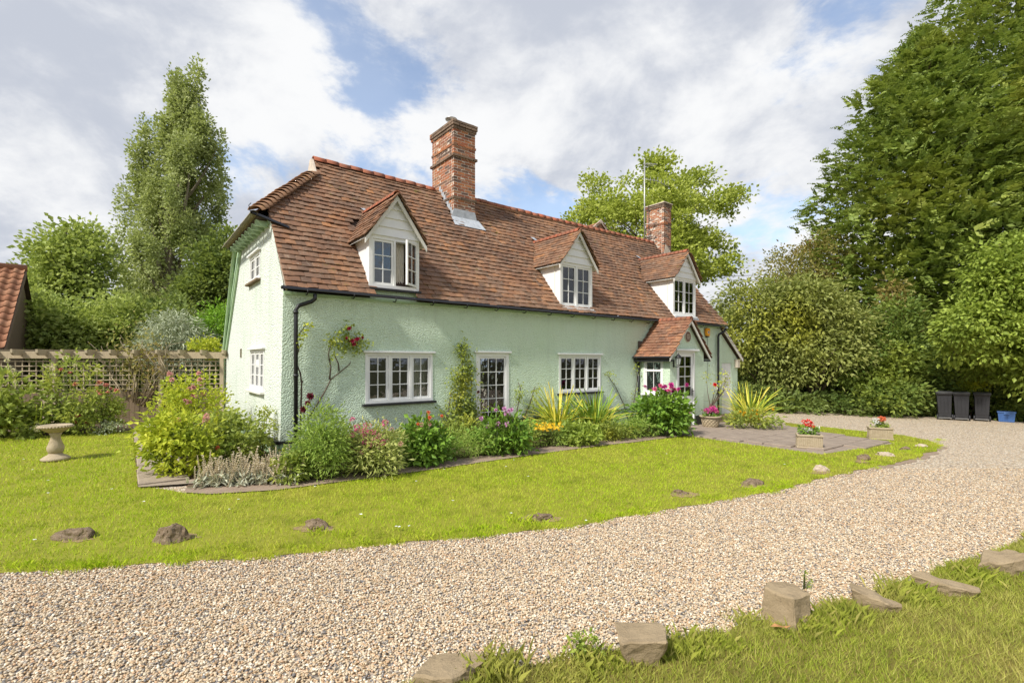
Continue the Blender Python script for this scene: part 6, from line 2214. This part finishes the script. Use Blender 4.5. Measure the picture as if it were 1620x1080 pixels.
# climbers on the front wall: stem, leaves and roses
def climber(name, label, stems, leafpx, nper, L, W, leaf, seed, fls=(), group='climbers on the cottage wall', w0=.05, plane='f'):
    rg = np.random.default_rng(seed)
    if plane == 'f':
        tr = lambda px, py, o=0: (lambda q: hl(q[0], -w0 - o, q[1]))(fac(px, py))
    b = tr(*stems[0][0]); b.z = gz(b.x)
    o = empty(name, b, 0, label, 'climber', group)
    mb = MB()
    for st in stems:
        pts = [tr(*p) - b for p in st]
        mb.tube(pts, [.016 * (1 - .6 * i / len(pts)) for i in range(len(pts))], 6)
    mb.build('stem', M['bark'], o)
    P_, D_ = [], []
    for (px, py, rx, ry, n) in leafpx:
        for k in range(n):
            x = px + rg.normal(0, .45) * rx; y = py + rg.normal(0, .45) * ry
            p = tr(x, y, abs(rg.normal(0, .07))) - b
            P_.append(p); D_.append(Vector((ST, -CT, 0)) * .7 + Vector(rg.normal(0, .8, 3)) + Vector((0, 0, -.3)))
    obj('foliage', leaf_mesh('foliage', leaves(np.array(P_), np.array(D_), L, W, rg, .2, curve=.15), M[leaf]), o)
    for (px, py, kind, r, mat) in fls:
        flower(o, kind, r, mat, tr(px, py, .12) - b, rg, (ST, -CT, .2), .3)
    return o


climber('climbing_rose', 'climbing rose with dark red flowers left of the wide window', [[(484, 665), (512, 620), (522, 600), (552, 576), (553, 572)], [(520, 600), (522, 580), (518, 560), (522, 545)], [(535, 587), (534, 575), (527, 560)]],
        [(548, 540, 24, 22, 190), (525, 540, 12, 14, 50), (545, 518, 10, 10, 30), (570, 545, 14, 14, 50), (524, 567, 8, 10, 18)], 1, .075, .05, 'leaf_rose', 131,
        [(547, 520, 'dahlia', .05, 'fl_crimson'), (552, 540, 'dahlia', .06, 'fl_crimson'), (560, 537, 'dahlia', .06, 'fl_crimson'), (555, 545, 'dahlia', .05, 'fl_crimson'), (568, 534, 'dahlia', .04, 'fl_crimson'), (543, 535, 'dahlia', .04, 'fl_crimson')])
climber('climbing_rose', 'bare twisting rose stem with few leaves beside the drainpipe', [[(474, 690), (476, 606), (474, 590), (466, 570), (472, 552), (468, 535), (478, 520), (486, 510)], [(476, 606), (478, 602)]],
        [(478, 528, 10, 14, 26), (470, 545, 8, 10, 12), (486, 512, 10, 8, 16)], 1, .07, .045, 'leaf_yel', 132)
climber('climbing_honeysuckle', 'leafy climber column left of the garden door', [[(728, 700), (726, 640), (730, 590), (728, 545)], [(728, 690), (742, 640), (745, 590)], [(720, 700), (706, 660), (712, 620)]],
        [(728, 555, 12, 20, 170), (726, 600, 20, 28, 420), (728, 640, 26, 26, 480), (712, 660, 20, 24, 300), (744, 660, 16, 28, 300), (738, 585, 14, 26, 170), (728, 690, 34, 18, 360)], 1, .085, .045, 'leaf_rose', 133,
        [(750, 619, 'dahlia', .045, 'fl_dark')])
climber('climbing_rose', 'thin young climber right of the garden door', [[(818, 690), (816, 650), (822, 615), (818, 605)], [(818, 680), (836, 640), (844, 612)], [(820, 690), (850, 660), (856, 640)]],
        [(817, 625, 10, 18, 90), (838, 640, 14, 22, 60), (845, 615, 10, 10, 24), (826, 665, 18, 16, 60), (858, 655, 12, 16, 30)], 1, .07, .04, 'leaf_rose', 134)
climber('climbing_rose', 'mostly bare rose stems between the far window and the porch', [[(995, 680), (985, 640), (972, 612), (958, 592)], [(996, 680), (1000, 640), (1006, 600), (1004, 570)]],
        [(958, 590, 8, 6, 26), (965, 600, 10, 8, 14), (1004, 580, 8, 18, 46), (1000, 625, 8, 16, 26), (978, 640, 8, 10, 8)], 1, .07, .045, 'leaf_rose', 135)


# bed along the gable
bpx('rose_bush', 'tall yellow green rose bush with pale pink flowers against the gable', 'shrub', 248, 372, 596, 720, 2600, .085, .055, 'leaf_yel', 141, [('dahlia', .055, 'fl_palepink', 12, .6, 1.02)], depth=.5, dy=1.0)
bpx('perennial_clump', 'lush yellow green perennials filling the gable bed', 'plant', 226, 345, 655, 758, 2800, .095, .06, 'leaf_yel', 142, [('ball', .04, 'fl_palepink', 6, .7, 1.0), ('dahlia', .04, 'fl_orange', 1, .4, .5)], depth=.6)
bpx('perennial_clump', 'darker leafy plants beside the lamb ears', 'plant', 315, 425, 655, 748, 1900, .10, .06, 'leaf_rose', 143, [], depth=.5, dy=.35)
bpx('shrub_sprigs', 'thin upright sprigs against the gable near the drainpipe', 'plant', 385, 440, 640, 735, 700, .07, .035, 'leaf_rose', 144, depth=.3, dy=.5, stems=26)
bpx('hydrangea_plant', 'small white flower heads at the edge of the path', 'plant', 226, 250, 670, 706, 160, .08, .05, 'leaf_rose', 145, [('ball', .05, 'fl_white', 2, .6, .9)], depth=.7)
# lamb's ear
b = g3(378, 772)
la = empty('lambs_ear', b, 0, 'silvery lamb ears with woolly flower spikes at the corner of the bed', 'plant')
rg = np.random.default_rng(150)
n = 900
X = rg.uniform(-.62, .72, n); Y = rg.uniform(-.02, .5, n) + X * .25
V = leaves(np.stack([X, Y, rg.uniform(.0, .14, n)], 1), rg.normal(0, 1, (n, 3)) + np.array([0, -.2, .5]), .11, .042, rg, .5, curve=.15)
obj('foliage', leaf_mesh('foliage', V, M['leaf_lamb']), la)
spk = []
for v in range(5):
    h = .30 + .03 * v
    parts = []
    for q in range(11):
        f = q / 10
        a = np.arange(5) * 2 * np.pi / 5 + q * .6
        r = .022 * (1 - .45 * f) if q > 2 else .008
        Pq = np.stack([0 * a, 0 * a, np.full(5, h * (.25 + .75 * f))], 1)
        D = np.stack([np.cos(a), np.sin(a), np.full(5, .8)], 1)
        parts.append(leaves(Pq, D, r * 1.7, r * 1.3, rg, 1))
    st = np.array([[[-.005, 0, 0], [.005, 0, 0], [.004, 0, h], [-.004, 0, h]], [[0, -.005, 0], [0, .005, 0], [0, .004, h], [0, -.004, h]]])
    parts.append(st)
    spk.append(leaf_mesh('flower_spike', np.concatenate(parts), M['spike_lamb']))
for k in range(150):
    x = rg.uniform(-.60, .70); y = rg.uniform(0, .45) + x * .25
    obj('flower_spike', spk[rg.integers(5)], la, (x, y, .0), (rg.normal(.15, .2), rg.normal(.18, .25), rg.uniform(0, 6)), float(rg.uniform(.75, 1.25)))

# border under the trellis
bpx('rose_bush', 'tall straggling rose bush with cream flowers before the trellis', 'shrub', 62, 165, 566, 690, 1500, .10, .06, 'leaf_rose', 161, [('dahlia', .06, 'fl_cream', 5, .8, 1.1), ('dahlia', .06, 'fl_salmon', 3, .6, .9)], depth=.5, stems=30, low=.35)
bpx('rose_bush', 'rose bush with salmon pink flowers left of the board fence', 'shrub', 138, 192, 612, 687, 1000, .085, .055, 'leaf_rose', 162, [('dahlia', .065, 'fl_salmon', 9, .85, 1.1)], depth=.6)
bpx('perennial_clump', 'big dark leaved clump at the left edge of the border', 'plant', -40, 62, 600, 697, 1300, .15, .09, 'leaf_rose', 163, depth=.7)
hk = bpx('hollyhock_plant', 'tall pale hollyhock stalks leaning at the left edge', 'plant', 10, 60, 640, 692, 160, .16, .11, 'leaf_rose', 164, depth=.6)
for k, (x0, y0, x1, y1) in enumerate(((45, 680, 22, 590), (38, 680, 12, 575), (60, 680, 66, 635), (52, 680, 58, 640))):
    a = at(x0, y0, hk.location.y) - hk.location; c = at(x1, y1, hk.location.y) - hk.location
    MB().tube([a, a.lerp(c, .5) + Vector((.03, 0, 0)), c], [.018, .015, .008], 6).build('stalk', M['leaf_sword'], hk)
    for q in range(6 if k < 2 else 0): flower(hk, 'ball', .045, 'fl_cream', a.lerp(c, .55 + .1 * q), np.random.default_rng(q + k * 9))
bpx('violet_plant', 'low plant with dark crimson flowers behind the bird bath', 'plant', 100, 152, 655, 690, 520, .08, .05, 'leaf_rose', 165, [('dahlia', .05, 'fl_crimson', 5, .6, 1.0)], depth=.6)
bpx('catmint_plant', 'low grey green edging plant beside the path end', 'plant', 150, 196, 664, 688, 500, .06, .03, 'leaf_silver', 166, depth=.6)
bpx('marigold_plant', 'small cream flowered plant behind the bird bath basin', 'plant', 40, 70, 672, 694, 200, .06, .04, 'leaf_rose', 167, [('ball', .06, 'fl_cream', 3, .7, .95)], depth=.7)
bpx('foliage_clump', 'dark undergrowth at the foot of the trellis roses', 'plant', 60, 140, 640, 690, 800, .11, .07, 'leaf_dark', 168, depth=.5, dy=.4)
# vine on the pergola
rg = np.random.default_rng(170)
vb = at(215, 680, 13.2); vb.z = gz(vb.x)
vine = empty('pergola_vine', vb, 0, 'brown twiggy vine tangled over the pergola beam', 'climber')
mb = MB()
for k in range(26):
    x = rg.uniform(170, 262); pts = [at(215 + (x - 215) * .3, 640, 13.25) - vb]
    y = 610
    for q in range(6):
        x += rg.normal(0, 9); y -= rg.uniform(4, 18)
        pts.append(at(x, max(y, 528 + rg.uniform(0, 14)), 13.2 + rg.normal(0, .12)) - vb)
    mb.tube(pts, [.014 - .0018 * i for i in range(len(pts))], 4)
mb.build('stem', M['wood'], vine)
n = 700
Pv = np.array([at(rg.normal(218, 24), rg.normal(572, 26), 13.15 + rg.normal(0, .15)) - vb for _ in range(n)])
obj('foliage', leaf_mesh('foliage', leaves(Pv, rg.normal(0, 1, (n, 3)), .10, .06, rg, .3), M['leaf_haw']), vine)
yb = at(330, 560, 13.9); yb.z = gz(yb.x)
tree('golden_climber', 'golden leaved climber on the pergola end by the gable', 'climber', yb, [pxl(322, 546, 13.9, 20, 9), pxl(340, 556, 13.9, 14, 12)], 60, 16, .16, .09, .06, 'leaf_yel', 171, r0=.02, nl=6)

# flowers in the pots and planters
def potted(parent, name, label, h, rx, ry, leaf, seed, flowers_, n=220, L=.06, W=.05):
    p = parent.matrix_basis @ Vector((0, 0, h))
    o = bush(name, label, 'flowers', p, rx, ry, .20, n, L, W, leaf, seed, flowers_, stems=8, rz=parent.rotation_euler.z)
    o['group'] = 'flowers in pots and planters'
    return o


potted(PL1, 'geranium_plant', 'red and white geraniums in the near planter', .28, .19, .10, 'leaf_dahlia', 181, [('ball', .07, 'fl_red', 3, 1.15, 1.5), ('ball', .05, 'fl_white', 5, .6, 1.0)])
potted(PL2, 'geranium_plant', 'orange and white geraniums in the far planter', .28, .20, .10, 'leaf_bright', 182, [('ball', .06, 'fl_orange', 5, .9, 1.25), ('ball', .055, 'fl_white', 4, .7, 1.1)])
potted(POT1, 'petunia_plant', 'pink petunias spilling from the half hidden pot', .28, .20, .20, 'leaf_dahlia', 183, [('ball', .06, 'fl_magenta', 5, .3, .9)])
potted(POT2, 'petunia_plant', 'bright pink begonias in the wide basket pot', .31, .27, .27, 'leaf_dahlia', 184, [('ball', .08, 'fl_magenta', 6, .8, 1.5), ('ball', .08, 'fl_pink', 5, .8, 1.4)])
sr = POT2.location + Vector((.05, .1, .32))
so = empty('standard_rose', sr, 0, 'small rose tree with one red flower growing from the wide basket pot', 'plant')
mb = MB()
rg = np.random.default_rng(190)
tips = []
for k in range(7):
    a = rg.uniform(-1, 1)
    tip = Vector((rg.normal(.05, .22), rg.normal(0, .12), rg.uniform(.75, 1.25)))
    mb.tube([(0, 0, -.05), (tip.x * .2, tip.y * .2, .35), (tip.x * .8, tip.y * .7, .7), tip], [.018, .014, .009, .004], 5)
    tips.append(tip)
mb.build('stem', M['bark'], so)
Pv = np.array([np.array(tips[rg.integers(7)]) + rg.normal(0, .10, 3) for _ in range(220)])
obj('foliage', leaf_mesh('foliage', leaves(Pv, rg.normal(0, 1, (220, 3)), .06, .04, rg, .3), M['leaf_yel']), so)
flower(so, 'dahlia', .075, 'fl_red', (.06, -.14, .93), rg, jit=.1)
for k in range(5): flower(so, 'ball', .05, 'fl_white', Vector(tips[k]) + Vector((0, -.05, .02)), rg)

# weed growing out of the gravel by the wedge stone
bpx('weed', 'leafy weed growing at the gravel edge left of the wedge stone', 'plant', 895, 945, 990, 1050, 150, .035, .022, 'leaf_bright', 195, depth=.5)
bpx('weed', 'sparse seedling in the gravel above the tilted slab', 'plant', 1256, 1286, 900, 935, 24, .02, .012, 'leaf_bright', 196, depth=.6, stems=4)
# daisies on the lawn
rg = np.random.default_rng(200)
V = []
for _ in range(36):
    px, py = rg.uniform(0, 1250), rg.uniform(700, 880)
    q = gr(px, py)
    V.append((q.x, q.y))
V = [v for v in V if inside(lawn_poly, np.array([v[0]]), np.array([v[1]]))[0]]
Vv = []
for x, y in V:
    for k in range(4):
        a = k * 1.57
        Vv.append(leaves(np.array([[x, y, gz(x) + .062]]), np.array([[math.cos(a), math.sin(a), .2]]), .02, .02, rg, 3)[0])
tag(obj('clover_flowers', leaf_mesh('clover_flowers', np.array(Vv), M['fl_white'])), 'tiny white clover heads scattered in the lawn', 'flowers', kind='stuff')
